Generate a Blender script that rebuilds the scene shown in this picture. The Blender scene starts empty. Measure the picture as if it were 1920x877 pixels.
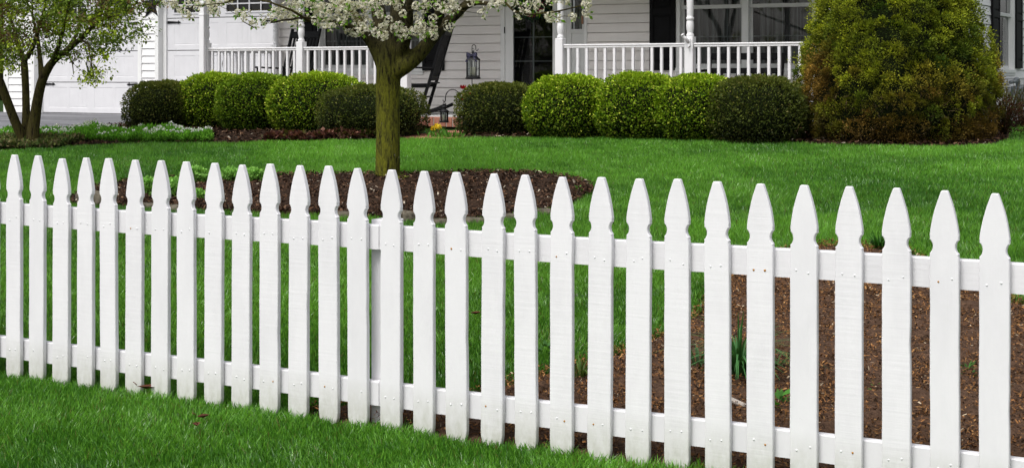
import bpy, bmesh, math, random
import numpy as np
from mathutils import Vector, Matrix

random.seed(7)
rng = np.random.default_rng(11)
SC = bpy.context.scene
COL = SC.collection
PI = math.pi
R = math.radians

# ------------------------------------------------------------------ survey
# X runs along the fence, Y runs from the street to the house, Z is up.
FPX, ALPHA, HOR, EYE = 2850.0, R(29.35), 137.0, 1.476
CA, SA = math.cos(ALPHA), math.sin(ALPHA)


def ground(v):
    v = np.asarray(v, dtype=float)
    up = 0.136 + 0.0555 * (v - 4.7)
    dn = np.maximum(0.136 + 0.03 * (v - 4.7), -0.25)
    a = np.where(v > 4.7, up, dn)
    b, k = 0.745, 0.05
    h = np.clip(0.5 + 0.5 * (b - a) / k, 0, 1)
    return b * (1 - h) + a * h - k * h * (1 - h)


def at(px, py, v):
    """point of the plane Y = v seen in the photograph at (px, py)"""
    xr = (px - 960.0) / FPX
    zc = v / (CA + xr * SA)
    return Vector((zc * (-SA + xr * CA), v, EYE - (py - HOR) / FPX * zc))


def on_ground(px, py):
    lo, hi = 2.0, 60.0
    for _ in range(50):
        m = (lo + hi) / 2
        p = at(px, py, m)
        if p.z > float(ground(m)):
            lo = m
        else:
            hi = m
    p = at(px, py, lo)
    return Vector((p.x, p.y, float(ground(p.y))))


def gpoly(pts):
    return [(q.x, q.y) for q in (on_ground(*p) for p in pts)]


def inside(poly, x, y):
    x = np.asarray(x); y = np.asarray(y)
    r = np.zeros(x.shape, bool)
    n = len(poly)
    for i in range(n):
        x0, y0 = poly[i]; x1, y1 = poly[(i + 1) % n]
        if y0 == y1:
            continue
        c = ((y0 > y) != (y1 > y)) & (x < (x1 - x0) * (y - y0) / (y1 - y0) + x0)
        r ^= c
    return r


def wav(x, y, s=1.0, seed=0.0):
    """cheap smooth noise in about -1..1"""
    x = x * s; y = y * s
    return (np.sin(x * 1.3 + 1.7 * np.sin(y * .9 + seed) + seed) + np.sin(y * 1.7 + 1.3 * np.sin(x * 1.1 - seed) + 2 * seed)
            + .6 * np.sin(x * 3.1 + y * 2.3 + 3 * seed) + .5 * np.sin(x * 5.3 - y * 4.7 + seed)) / 2.6


# ------------------------------------------------------------------ object helpers
def tag(o, label=None, cat=None, group=None, kind=None):
    if label: o['label'] = label
    if cat: o['category'] = cat
    if group: o['group'] = group
    if kind: o['kind'] = kind
    return o


def thing(name, label, cat, loc=(0, 0, 0), rz=0.0, group=None):
    o = bpy.data.objects.new(name, None)
    o.empty_display_size = .1
    COL.objects.link(o)
    o.location = loc
    o.rotation_euler = (0, 0, rz)
    return tag(o, label, cat, group)


def link(name, me, parent=None, loc=None, rz=None):
    o = bpy.data.objects.new(name, me)
    COL.objects.link(o)
    if parent: o.parent = parent
    if loc is not None: o.location = loc
    if rz is not None: o.rotation_euler = (0, 0, rz)
    return o


def copy_tree(o, parent=None):
    c = o.copy()
    COL.objects.link(c)
    c.parent = parent
    for ch in list(o.children):
        copy_tree(ch, c)
    return c


class MB:
    """collects shapes, builds ONE mesh object"""
    def __init__(s):
        s.v = []; s.f = []; s.m = []; s.sm = []

    def add(s, vs, fs, mat=0, smooth=False):
        b = len(s.v)
        s.v += [tuple(p) for p in vs]
        for f in fs:
            s.f.append([i + b for i in f]); s.m.append(mat); s.sm.append(smooth)

    def box(s, c, d, mat=0, M=None, ch=0.0):
        """box with centre c, full size d, optional chamfer on the edges"""
        bm = bmesh.new()
        bmesh.ops.create_cube(bm, size=1)
        for v in bm.verts:
            v.co = Vector((v.co.x * d[0], v.co.y * d[1], v.co.z * d[2]))
        if ch > 0:
            bmesh.ops.bevel(bm, geom=bm.edges[:], offset=min(ch, min(d) * .45), segments=1, affect='EDGES', profile=.5)
        bm.verts.index_update()
        vs = [v.co.copy() for v in bm.verts]
        if M is not None: vs = [M @ v for v in vs]
        vs = [v + Vector(c) for v in vs]
        s.add(vs, [[v.index for v in f.verts] for f in bm.faces], mat)
        bm.free()
        return s

    def span(s, lo, hi, mat=0, ch=0.0):
        c = [(a + b) / 2 for a, b in zip(lo, hi)]
        d = [abs(b - a) for a, b in zip(lo, hi)]
        return s.box(c, d, mat, None, ch)

    def bar(s, p, q, w, t, mat=0, up=Vector((0, 0, 1)), ch=0.0):
        """square bar from p to q; w across, t along 'up'"""
        p = Vector(p); q = Vector(q)
        z = (q - p).normalized()
        x = z.cross(up)
        if x.length < 1e-4: x = Vector((1, 0, 0))
        x.normalize(); y = x.cross(z)
        M = Matrix((x, y, z)).transposed()
        return s.box((p + q) / 2, (w, t, (q - p).length), mat, M, ch)

    def tube(s, pts, rad, n=8, mat=0, cap=True):
        pts = [Vector(p) for p in pts]
        if not hasattr(rad, '__len__'): rad = [rad] * len(pts)
        vs = []; fs = []
        prev = None
        for i, p in enumerate(pts):
            t = (pts[min(i + 1, len(pts) - 1)] - pts[max(i - 1, 0)]).normalized()
            if prev is None:
                a = Vector((1, 0, 0)) if abs(t.x) < .8 else Vector((0, 1, 0))
                x = t.cross(a).normalized()
            else:
                x = (prev - t * prev.dot(t))
                x = x.normalized() if x.length > 1e-6 else prev
            prev = x
            y = t.cross(x)
            for k in range(n):
                a = 2 * PI * k / n
                vs.append(p + (x * math.cos(a) + y * math.sin(a)) * rad[i])
        for i in range(len(pts) - 1):
            for k in range(n):
                fs.append([i * n + k, i * n + (k + 1) % n, (i + 1) * n + (k + 1) % n, (i + 1) * n + k])
        if cap:
            fs.append(list(range(n))[::-1]); fs.append([(len(pts) - 1) * n + k for k in range(n)])
        s.add(vs, fs, mat, True)
        return s

    def lathe(s, prof, c=(0, 0, 0), n=16, mat=0, smooth=True):
        vs = []; fs = []
        for r, z in prof:
            for k in range(n):
                a = 2 * PI * k / n
                vs.append((c[0] + r * math.cos(a), c[1] + r * math.sin(a), c[2] + z))
        for i in range(len(prof) - 1):
            for k in range(n):
                fs.append([i * n + k, i * n + (k + 1) % n, (i + 1) * n + (k + 1) % n, (i + 1) * n + k])
        fs.append(list(range(n))[::-1]); fs.append([(len(prof) - 1) * n + k for k in range(n)])
        s.add(vs, fs, mat, smooth)
        return s

    def mesh(s, name, mats):
        me = bpy.data.meshes.new(name)
        me.from_pydata(s.v, [], s.f)
        for m in (mats if isinstance(mats, (list, tuple)) else [mats]): me.materials.append(m)
        me.polygons.foreach_set('material_index', s.m)
        me.polygons.foreach_set('use_smooth', s.sm)
        me.update()
        return me

    def build(s, name, mats, parent=None, loc=None, rz=None):
        return link(name, s.mesh(name, mats), parent, loc, rz)


def np_mesh(name, verts, faces, col=None, mats=(), midx=None, smooth=False):
    """verts (n,3); faces: list of int arrays (k,3) or (k,4); col (n,3) linear colour"""
    me = bpy.data.meshes.new(name)
    n = len(verts)
    me.vertices.add(n)
    me.vertices.foreach_set('co', np.asarray(verts, np.float32).ravel())
    loops = np.concatenate([f.ravel() for f in faces]).astype(np.int32)
    tot = np.concatenate([np.full(len(f), f.shape[1], np.int32) for f in faces])
    st = np.concatenate([[0], np.cumsum(tot)[:-1]]).astype(np.int32)
    me.loops.add(len(loops))
    me.loops.foreach_set('vertex_index', loops)
    me.polygons.add(len(tot))
    me.polygons.foreach_set('loop_start', st)
    me.polygons.foreach_set('loop_total', tot)
    for m in mats: me.materials.append(m)
    if midx is not None: me.polygons.foreach_set('material_index', np.asarray(midx, np.int32))
    if smooth: me.polygons.foreach_set('use_smooth', np.ones(len(tot), bool))
    if col is not None:
        a = me.color_attributes.new('tint', 'FLOAT_COLOR', 'POINT')
        c4 = np.ones((n, 4), np.float32); c4[:, :3] = col
        a.data.foreach_set('color', c4.ravel())
    me.update(calc_edges=True)
    me.validate()
    return me


def unit(a):
    return a / np.maximum(np.linalg.norm(a, axis=-1, keepdims=True), 1e-9)


def leaf_cards(pos, axis, side, L, W, col, fold=0.0):
    """rhombic leaves: base at pos, tip along axis, half width along side. Returns verts, quads, colours"""
    n = len(pos)
    L = np.broadcast_to(np.asarray(L, float).reshape(-1, 1), (n, 1)); W = np.broadcast_to(np.asarray(W, float).reshape(-1, 1), (n, 1))
    nrm = np.cross(axis, side)
    v = np.empty((n, 4, 3))
    v[:, 0] = pos
    v[:, 1] = pos + axis * L * .5 + side * W * .5 + nrm * fold * W
    v[:, 2] = pos + axis * L
    v[:, 3] = pos + axis * L * .5 - side * W * .5 + nrm * fold * W
    f = np.arange(n * 4).reshape(n, 4)
    c = np.repeat(np.asarray(col)[:, None, :], 4, 1)
    return v.reshape(-1, 3), f, c.reshape(-1, 3)


def rand_dirs(n):
    return unit(rng.normal(size=(n, 3)))


class Bag:
    """gathers numpy quads / tris with colours"""
    def __init__(s): s.v = []; s.q = []; s.t = []; s.c = []; s.n = 0

    def add(s, v, f, c):
        (s.q if f.shape[1] == 4 else s.t).append(f + s.n)
        s.v.append(v); s.c.append(c); s.n += len(v)

    def mesh(s, name, mats, smooth=False):
        fs = []
        if s.q: fs.append(np.concatenate(s.q))
        if s.t: fs.append(np.concatenate(s.t))
        return np_mesh(name, np.concatenate(s.v), fs, np.concatenate(s.c), mats, None, smooth)


# ------------------------------------------------------------------ materials
class NT:
    def __init__(s, name):
        s.mat = bpy.data.materials.new(name); s.mat.use_nodes = True
        s.t = s.mat.node_tree; s.t.nodes.clear()
        s.out = s.n('ShaderNodeOutputMaterial')

    def n(s, typ, **kw):
        nd = s.t.nodes.new(typ)
        for k, v in kw.items(): setattr(nd, k, v)
        return nd

    def l(s, a, b): s.t.links.new(a, b)

    def bsdf(s, col=None, rough=.6, spec=.3):
        b = s.n('ShaderNodeBsdfPrincipled')
        if col is not None: b.inputs['Base Color'].default_value = (*col, 1)
        b.inputs['Roughness'].default_value = rough
        b.inputs['Specular IOR Level'].default_value = spec
        s.l(b.outputs[0], s.out.inputs[0])
        return b

    def coord(s, kind='Object', scale=(1, 1, 1)):
        tc = s.n('ShaderNodeTexCoord'); mp = s.n('ShaderNodeMapping')
        mp.inputs['Scale'].default_value = scale
        s.l(tc.outputs[kind], mp.inputs[0])
        return mp.outputs[0]

    def world(s, scale=(1, 1, 1)):
        g = s.n('ShaderNodeNewGeometry'); mp = s.n('ShaderNodeMapping')
        mp.inputs['Scale'].default_value = scale
        s.l(g.outputs['Position'], mp.inputs[0])
        return mp.outputs[0]

    def noise(s, vec, scale=5, detail=4, rough=.55):
        nd = s.n('ShaderNodeTexNoise')
        nd.inputs['Scale'].default_value = scale; nd.inputs['Detail'].default_value = detail; nd.inputs['Roughness'].default_value = rough
        s.l(vec, nd.inputs['Vector'])
        return nd.outputs[0]

    def ramp(s, fac, stops):
        r = s.n('ShaderNodeValToRGB')
        e = r.color_ramp.elements
        while len(e) > 1: e.remove(e[-1])
        e[0].position = stops[0][0]; e[0].color = (*stops[0][1], 1)
        for p, c in stops[1:]:
            x = e.new(p); x.color = (*c, 1)
        s.l(fac, r.inputs[0])
        return r.outputs[0]

    def math(s, op, a, b=None):
        m = s.n('ShaderNodeMath', operation=op)
        for i, x in enumerate((a, b)):
            if x is None: continue
            if isinstance(x, (int, float)): m.inputs[i].default_value = x
            else: s.l(x, m.inputs[i])
        return m.outputs[0]

    def mix(s, fac, a, b, mode='MIX'):
        m = s.n('ShaderNodeMix', data_type='RGBA', blend_type=mode)
        for i, x in ((0, fac), (6, a), (7, b)):
            if isinstance(x, (int, float)): m.inputs[i].default_value = x
            elif isinstance(x, tuple): m.inputs[i].default_value = (*x, 1)
            else: s.l(x, m.inputs[i])
        return m.outputs[2]

    def bump(s, bsdf, h, strength=.3, dist=.01):
        b = s.n('ShaderNodeBump')
        b.inputs['Strength'].default_value = strength; b.inputs['Distance'].default_value = dist
        s.l(h, b.inputs['Height']); s.l(b.outputs[0], bsdf.inputs['Normal'])


def mat_plain(name, col, rough=.5, spec=.3, var=.12, scale=8, bump=.05):
    t = NT(name); b = t.bsdf(col, rough, spec)
    n = t.noise(t.world(), scale, 5)
    lo = tuple(c * (1 - var) for c in col); hi = tuple(min(1, c * (1 + var * .6)) for c in col)
    t.l(t.ramp(n, [(.3, lo), (.7, hi)]), b.inputs['Base Color'])
    if bump: t.bump(b, t.noise(t.world(), scale * 12, 3), bump, .003)
    return t.mat


def mat_fence_paint(name='fence_paint', k=1.0):
    t = NT(name); b = t.bsdf((.8, .8, .8), .42, .35)
    oi = t.n('ShaderNodeObjectInfo')
    tc = t.n('ShaderNodeTexCoord')
    off = t.n('ShaderNodeVectorMath', operation='SCALE'); off.inputs[0].default_value = (7, 3, 31)
    t.l(oi.outputs['Random'], off.inputs['Scale'])
    ad = t.n('ShaderNodeVectorMath', operation='ADD')
    t.l(tc.outputs['Object'], ad.inputs[0]); t.l(off.outputs[0], ad.inputs[1])
    def mp(sc):
        m = t.n('ShaderNodeMapping'); m.inputs['Scale'].default_value = sc; t.l(ad.outputs[0], m.inputs[0]); return m.outputs[0]
    saw = t.noise(mp((1.6, 1.6, 85)), 1.0, 3, .65)          # saw marks across the board
    grain = t.noise(mp((190, 40, 5)), 1.0, 3, .6)      # brush strokes along it
    blot = t.noise(mp((9, 9, 3)), 1.0, 4, .6)
    lump = t.noise(mp((55, 55, 38)), 1.0, 2, .5)
    pick = t.math('GREATER_THAN', oi.outputs['Random'], .5)
    sawk = t.math('MULTIPLY', saw, t.math('ADD', t.math('MULTIPLY', pick, .55), .04))
    h = t.math('ADD', sawk, t.math('MULTIPLY', grain, .35))
    h = t.math('ADD', h, t.math('MULTIPLY', t.math('POWER', lump, 3.0), .45))
    t.bump(b, h, .30, .004)
    c = t.ramp(blot, [(.25, (.755 * k, .74 * k, .765 * k)), (.6, (.83 * k, .815 * k, .838 * k))])
    c = t.mix(t.math('MULTIPLY', t.math('SUBTRACT', .40, sawk), .20), c, (.58, .59, .61))
    sep = t.n('ShaderNodeSeparateXYZ'); t.l(tc.outputs['Object'], sep.inputs[0])
    low = t.n('ShaderNodeMapRange'); low.inputs[1].default_value = .20; low.inputs[2].default_value = 0.0
    low.inputs[3].default_value = 0; low.inputs[4].default_value = 1.15
    t.l(sep.outputs[2], low.inputs[0])
    dirt = t.math('MULTIPLY', low.outputs[0], t.noise(mp((40, 40, 18)), 1.0, 4, .7))
    c = t.mix(dirt, c, (.30, .31, .20))
    speck = t.ramp(t.noise(mp((60, 60, 30)), 1.0, 5, .7), [(.70, (0, 0, 0)), (.78, (.5, .5, .5))])
    c = t.mix(speck, c, (.42, .40, .36))
    t.l(c, b.inputs['Base Color'])
    return t.mat


def mat_siding(name, lo, hi):
    t = NT(name); b = t.bsdf((.72, .7, .68), .5, .3)
    n = t.noise(t.world((1, 1, 3)), 1.3, 4)
    s = t.noise(t.world((8, 8, .5)), 1.6, 4, .6)
    c = t.ramp(n, [(.3, lo), (.7, hi)])
    c = t.mix(t.math('MULTIPLY', t.math('SUBTRACT', s, .52), .6), c, (.62, .60, .57))
    t.l(c, b.inputs['Base Color'])
    t.bump(b, t.noise(t.world((6, 6, 60)), 3, 3), .18, .002)
    return t.mat


def mat_tint(name, rough=.55, spec=.25, trans=.3, sat=1.0, var=.0):
    """vertex coloured foliage; part of the light passes through the leaf"""
    t = NT(name)
    a = t.n('ShaderNodeAttribute', attribute_name='tint')
    c = a.outputs['Color']
    b = t.bsdf(None, rough, spec)
    t.l(c, b.inputs['Base Color'])
    if trans > 0:
        tr = t.n('ShaderNodeBsdfTranslucent')
        t.l(t.mix(1.0, c, (1.15, 1.15, .7), 'MULTIPLY'), tr.inputs[0])
        mx = t.n('ShaderNodeMixShader'); mx.inputs[0].default_value = trans
        t.l(b.outputs[0], mx.inputs[1]); t.l(tr.outputs[0], mx.inputs[2])
        t.l(mx.outputs[0], t.out.inputs[0])
    return t.mat


def mat_glass(name, k):
    t = NT(name)
    g = t.n('ShaderNodeBsdfGlossy'); g.inputs['Roughness'].default_value = .015
    tr = t.n('ShaderNodeBsdfTransparent'); tr.inputs[0].default_value = (k, min(1, k * 1.04), min(1, k * 1.04), 1)
    fr = t.n('ShaderNodeFresnel'); fr.inputs[0].default_value = 1.5
    nz = t.noise(t.world(), 1.2, 2)
    bp = t.n('ShaderNodeBump'); bp.inputs['Strength'].default_value = .03; bp.inputs['Distance'].default_value = .02
    t.l(nz, bp.inputs['Height']); t.l(bp.outputs[0], g.inputs['Normal'])
    f2 = t.math('MULTIPLY', fr.outputs[0], 1.5)
    mx = t.n('ShaderNodeMixShader')
    t.l(f2, mx.inputs[0]); t.l(tr.outputs[0], mx.inputs[1]); t.l(g.outputs[0], mx.inputs[2])
    t.l(mx.outputs[0], t.out.inputs[0])
    return t.mat


def mat_curtain():
    t = NT('sheer_curtain'); b = t.bsdf((.2, .2, .2), .9, .1)
    n = t.noise(t.world((17, 17, .5)), 1, 4)
    t.l(t.ramp(n, [(.36, (.05, .05, .052)), (.66, (.52, .52, .51))]), b.inputs['Base Color'])  # dark and pale bands paint in the shading of the folds
    return t.mat


def mat_bark(name, moss, wood, dark, moss_amt, top_fade=None):
    t = NT(name); b = t.bsdf(wood, .9, .1)
    ridge = t.noise(t.world((48, 48, 9)), 1, 6, .68)
    fine = t.noise(t.world((110, 110, 40)), 1, 4, .6)
    patch = t.noise(t.world((6, 6, 3)), 1, 4, .6)
    c = t.ramp(ridge, [(.36, dark), (.5, wood), (.66, tuple(x * 1.45 for x in wood))])
    mc = t.ramp(fine, [(.3, tuple(x * .45 for x in moss)), (.65, moss), (.8, tuple(x * 1.5 for x in moss))])
    m = t.ramp(patch, [(.5 - moss_amt * .5, (0, 0, 0)), (.62 - moss_amt * .4, (.9, .9, .9))])
    if top_fade:
        g = t.n('ShaderNodeNewGeometry'); sp = t.n('ShaderNodeSeparateXYZ'); t.l(g.outputs['Position'], sp.inputs[0])
        mr = t.n('ShaderNodeMapRange'); mr.inputs[1].default_value = top_fade[0]; mr.inputs[2].default_value = top_fade[1]
        mr.inputs[3].default_value = 1; mr.inputs[4].default_value = .08
        t.l(sp.outputs[2], mr.inputs[0])
        m = t.math('MULTIPLY', m, mr.outputs[0])
    crack = t.ramp(ridge, [(.38, (.10, .10, .10)), (.56, (1, 1, 1))])
    m = t.math('MULTIPLY', m, crack)
    c = t.mix(m, c, mc)
    if top_fade:
        lich = t.ramp(t.noise(t.world((26, 26, 20)), 1, 4, .7), [(.66, (0, 0, 0)), (.71, (1, 1, 1))])
        low = t.n('ShaderNodeMapRange'); low.inputs[1].default_value = 1.25; low.inputs[2].default_value = .75
        low.inputs[3].default_value = 0; low.inputs[4].default_value = .8
        t.l(sp.outputs[2], low.inputs[0])
        c = t.mix(t.math('MULTIPLY', lich, low.outputs[0]), c, (.42, .40, .33))
    t.l(c, b.inputs['Base Color'])
    t.bump(b, t.math('ADD', ridge, t.math('MULTIPLY', fine, .3)), 1.0, .03)
    return t.mat


def mat_soil(name, k):
    t = NT(name); b = t.bsdf((.05, .03, .02), .95, .1)
    n = t.noise(t.world(), 38, 5, .7); p = t.noise(t.world(), 1.2, 3)
    c = t.ramp(n, [(.3, (.012 * k, .008 * k, .006 * k)), (.55, (.045 * k, .027 * k, .018 * k)), (.75, (.085 * k, .05 * k, .03 * k))])
    c = t.mix(t.math('MULTIPLY', p, .5), c, (.05 * k, .026 * k, .014 * k))
    t.l(c, b.inputs['Base Color'])
    t.bump(b, n, 1, .03)
    return t.mat


def mat_ground():
    t = NT('lawn_soil'); b = t.bsdf((.03, .06, .012), .95, .1)
    n = t.noise(t.world(), 30, 5, .7); p = t.noise(t.world(), .35, 4)
    c = t.ramp(n, [(.3, (.010, .022, .005)), (.7, (.03, .075, .012))])
    c = t.mix(t.math('MULTIPLY', p, .4), c, (.03, .06, .012))
    t.l(c, b.inputs['Base Color'])
    t.bump(b, n, 1, .03)
    return t.mat


def mat_asphalt():
    t = NT('asphalt'); b = t.bsdf((.09, .09, .095), .75, .3)
    n = t.noise(t.world(), 140, 3); p = t.noise(t.world((.5, 2.2, 1)), 1.0, 4, .6)
    c = t.ramp(p, [(.35, (.12, .12, .128)), (.62, (.24, .24, .255))])
    c = t.mix(t.math('MULTIPLY', n, .5), c, (.06, .06, .065))
    t.l(c, b.inputs['Base Color'])
    t.bump(b, n, .4, .004)
    return t.mat


def mat_brick(name, c1, c2, mortar, scale=1.0):
    t = NT(name); b = t.bsdf(c1, .85, .2)
    n = t.noise(t.world(), 14, 4)
    t.l(t.ramp(n, [(.3, c1), (.7, c2)]), b.inputs['Base Color'])
    t.bump(b, t.noise(t.world(), 90, 3), .5, .004)
    return t.mat


M = {}
M['fence'] = mat_fence_paint()
M['fenceshaded'] = mat_fence_paint('fence_paint_shaded', .93)  # same fence paint, darkened to carry the pickets' shadow on the rails
M['nail'] = mat_plain('painted_nail', (.78, .78, .79), .4, .4, .03, 8, 0)
M['rust'] = mat_plain('rusty_nail', (.42, .20, .05), .8, .2, .3, 300, 0)
M['siding'] = mat_siding('vinyl_siding', (.80, .79, .79), (.86, .85, .85))
M['shadedsiding'] = mat_siding('porch_shaded_siding', (.80, .755, .73), (.86, .82, .79))  # same siding, its colour tinted to carry the porch shade
M['trim'] = mat_plain('white_trim', (.80, .80, .79), .45, .35, .05, 5, .04)
M['garage'] = mat_plain('garage_panel', (.70, .695, .715), .5, .3, .05, 4, .04)
M['rail'] = mat_plain('vinyl_white', (.83, .82, .835), .35, .4, .04, 6, .02)
M['black'] = mat_plain('black_paint', (.008, .008, .009), .6, .18, .2, 10, .05)
M['shutter'] = mat_plain('shutter_black', (.008, .008, .009), .65, .12, .2, 6, .05)
M['iron'] = mat_plain('wrought_iron', (.008, .008, .009), .55, .2, .25, 60, .1)
M['glass'] = mat_glass('window_glass', .62)
M['clearglass'] = mat_glass('lantern_glass', .96)
M['curtain'] = mat_curtain()
M['dark'] = mat_plain('dark_room', (.012, .012, .013), .9, .1, .2, 3, 0)
M['greytrim'] = mat_plain('grey_door_paint', (.66, .66, .65), .5, .3, .06, 5, .04)
M['muntin'] = mat_plain('window_bars', (.34, .36, .355), .5, .3, .1, 5, 0)
M['deck'] = mat_plain('porch_deck', (.50, .50, .49), .8, .2, .2, 6, .1)
M['roof'] = mat_plain('roof_shingle', (.07, .07, .075), .9, .2, .4, 20, .4)
M['brick'] = mat_brick('red_brick', (.27, .10, .07), (.44, .20, .14), None)
M['mortar'] = mat_plain('mortar', (.48, .43, .38), .9, .1, .2, 20, .2)
M['soil'] = mat_soil('mulch_soil', 1.0)
M['browsoil'] = mat_soil('brown_soil', 2.6)
M['ground'] = mat_ground()
M['asphalt'] = mat_asphalt()
M['stone'] = mat_plain('field_stone', (.12, .105, .08), .95, .1, .6, 18, .8)
M['metal'] = mat_plain('grey_meter', (.20, .22, .235), .5, .4, .25, 12, .15)
M['candle'] = mat_plain('candle_wax', (.80, .76, .60), .6, .2, .08, 12, 0)
M['ribbon'] = mat_plain('gingham_ribbon', (.05, .05, .085), .8, .1, .9, 70, 0)
M['grass'] = mat_tint('grass_blade', .30, .6, .35)
M['leaf'] = mat_tint('leaf', .55, .16, .25)
M['needle'] = mat_tint('needle', .7, .15, .15)
M['petal'] = mat_tint('petal', .7, .1, .3)
M['chip'] = mat_tint('bark_chip', .9, .1, 0)
M['pearbark'] = mat_bark('mossy_bark', (.20, .205, .018), (.036, .030, .017), (.008, .006, .005), .88, (1.36, 1.80))
M['maplebark'] = mat_bark('maple_bark', (.10, .09, .022), (.07, .052, .028), (.012, .009, .006), .35)
M['bulb'] = mat_plain('doorbell_brass', (.30, .16, .10), .5, .4, .1, 30, 0)

# ------------------------------------------------------------------ ground, beds, driveway
def axis(dense0, dense1, step, far):
    a = list(np.arange(dense0, dense1 + 1e-6, step))
    e = step
    x = dense1
    while x < far:
        e *= 1.6; x += e; a.append(x)
    e = step; x = dense0
    while x > -far:
        e *= 1.6; x -= e; a.insert(0, x)
    return np.array(a)


def sheet(name, poly, dz, mat, step=.12, crown=0.0, rough=0.0, **kw):
    """a sheet lying on the ground inside a polygon, its rim tucked just under the surface"""
    xs = [p[0] for p in poly]; ys = [p[1] for p in poly]
    gx = np.arange(min(xs) - step, max(xs) + step, step); gy = np.arange(min(ys) - step, max(ys) + step, step)
    X, Y = np.meshgrid(gx, gy)
    ins = inside(poly, X, Y)
    # distance-like ramp from the rim
    d = ins.astype(float)
    for _ in range(6):
        p = np.pad(d, 1, mode='edge')
        d = np.where(ins, (p[:-2, 1:-1] + p[2:, 1:-1] + p[1:-1, :-2] + p[1:-1, 2:] + p[1:-1, 1:-1]) / 5, 0)
    Z = ground(Y) + dz + crown * d + np.where(ins, 0, -.02)
    if rough: Z = Z + rough * rng.normal(size=Z.shape) * d
    nx = len(gx)
    keep = ins | np.pad(ins, 1)[2:, 1:-1] | np.pad(ins, 1)[:-2, 1:-1] | np.pad(ins, 1)[1:-1, 2:] | np.pad(ins, 1)[1:-1, :-2]
    idx = np.arange(X.size).reshape(X.shape)
    q = np.stack([idx[:-1, :-1], idx[:-1, 1:], idx[1:, 1:], idx[1:, :-1]], -1).reshape(-1, 4)
    kq = (keep[:-1, :-1] & keep[:-1, 1:] & keep[1:, 1:] & keep[1:, :-1]).ravel()
    q = q[kq]
    V = np.stack([X, Y, Z], -1).reshape(-1, 3)
    used = np.unique(q); remap = np.zeros(len(V), int); remap[used] = np.arange(len(used))
    me = np_mesh(name, V[used], [remap[q]], None, [mat], None, True)
    o = link(name, me)
    return tag(o, **kw)


gx = axis(-26, 6, .4, 700); gy = axis(2.0, 24, .3, 700)
X, Y = np.meshgrid(gx, gy)
V = np.stack([X, Y, ground(Y)], -1).reshape(-1, 3)
idx = np.arange(X.size).reshape(X.shape)
q = np.stack([idx[:-1, :-1], idx[:-1, 1:], idx[1:, 1:], idx[1:, :-1]], -1).reshape(-1, 4)
tag(link('ground', np_mesh('ground', V, [q], None, [M['ground']], None, True)), kind='structure')

FV = 4.69                                   # front face of the pickets
DRIVE = [(-24.0, -8.0), (-15.25, -8.0), (-15.2, 12.0), (-15.05, 16.0), (-15.0, 20.2), (-24.0, 20.2)]
TREE_BED = gpoly([(128, 380), (150, 366), (190, 352), (240, 346), (330, 340), (420, 335), (520, 335), (640, 332), (728, 332), (820, 331), (900, 328), (1000, 330),
                  (1060, 337), (1103, 348), (1114, 362), (1075, 388), (1010, 402), (940, 412), (860, 420), (760, 416), (645, 410), (480, 404), (330, 394), (220, 390), (135, 388)])
FENCE_BED = [(-3.66, 4.72), (-3.5, 5.0)] + gpoly([(860, 758), (960, 722), (1080, 690), (1190, 655), (1290, 610), (1330, 560), (1372, 512), (1450, 482), (1540, 464),
                  (1620, 466), (1700, 476), (1760, 505), (1820, 540), (1870, 560), (1925, 578)]) + [(-.4, 6.6), (1.5, 5.8), (2.5, 4.72)]
HOUSE_BED_LEFT = gpoly([(0, 287), (60, 282), (150, 276), (280, 272), (400, 272), (560, 268), (640, 266), (752, 264)]) + [(-10.9, 17.0), (-15.0, 17.0), (-15.05, 15.6), (-15.15, 13.5), (-15.2, 12.0)]
HOUSE_BED_RIGHT = gpoly([(845, 263), (1000, 262), (1130, 262), (1250, 263), (1400, 268), (1530, 275), (1660, 279), (1780, 279), (1850, 276), (1888, 268), (1898, 254), (1880, 243)]) + [(-4.0, 18.2), (-4.0, 21.8), (-4.58, 22), (-4.6, 17.0), (-9.7, 17.0)]
WALK = gpoly([(752, 264), (845, 263)]) + [(-9.4, 16.9), (-11.0, 16.9)]
sheet('driveway', DRIVE, .008, M['asphalt'], .4, kind='structure')
tag(sheet('mulch_bed_floor', TREE_BED, .0, M['soil'], .08, .05, .012), kind='structure')
tag(sheet('garden_soil', FENCE_BED, .0, M['browsoil'], .08, .04, .014), kind='structure')
tag(sheet('mulch_ground', HOUSE_BED_LEFT, .0, M['soil'], .12, .04, .01), kind='structure')
tag(sheet('mulch_ground', HOUSE_BED_RIGHT, .0, M['soil'], .12, .04, .01), kind='structure')
wk = MB()
a0 = WALK[0]; x0, x1 = a0[0], WALK[1][0]
yy = min(WALK[0][1], WALK[1][1])
row = 0
while yy < 16.85:
    xx = x0 - .3 + (.1 if row % 2 else 0)
    while xx < x1 + .2:
        z = float(ground(yy)) + .012 + random.uniform(-.004, .004)
        wk.span((xx + .004, yy + .004, z - .05), (xx + .196, yy + .096, z), 0, .004)
        xx += .2
    yy += .1; row += 1
tag(wk.build('brick_path', [M['brick']]), kind='structure')

# ------------------------------------------------------------------ grass
def grass_mask(x, y):
    m = inside(TREE_BED, x, y) | inside(FENCE_BED, x, y) | inside(HOUSE_BED_LEFT, x, y) | inside(HOUSE_BED_RIGHT, x, y) | inside(WALK, x, y)
    m |= (x < -15.1) & (y < 20.3)
    m |= (x < -4.5) & (y > 16.8)
    return ~m


def in_view(x, y, margin):
    d = y * CA - x * SA                     # depth along the view
    s = x * CA + y * SA
    return (d > .5) & (np.abs(s / np.maximum(d, .1)) < 960 / FPX + margin / np.maximum(d, .1))


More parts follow.
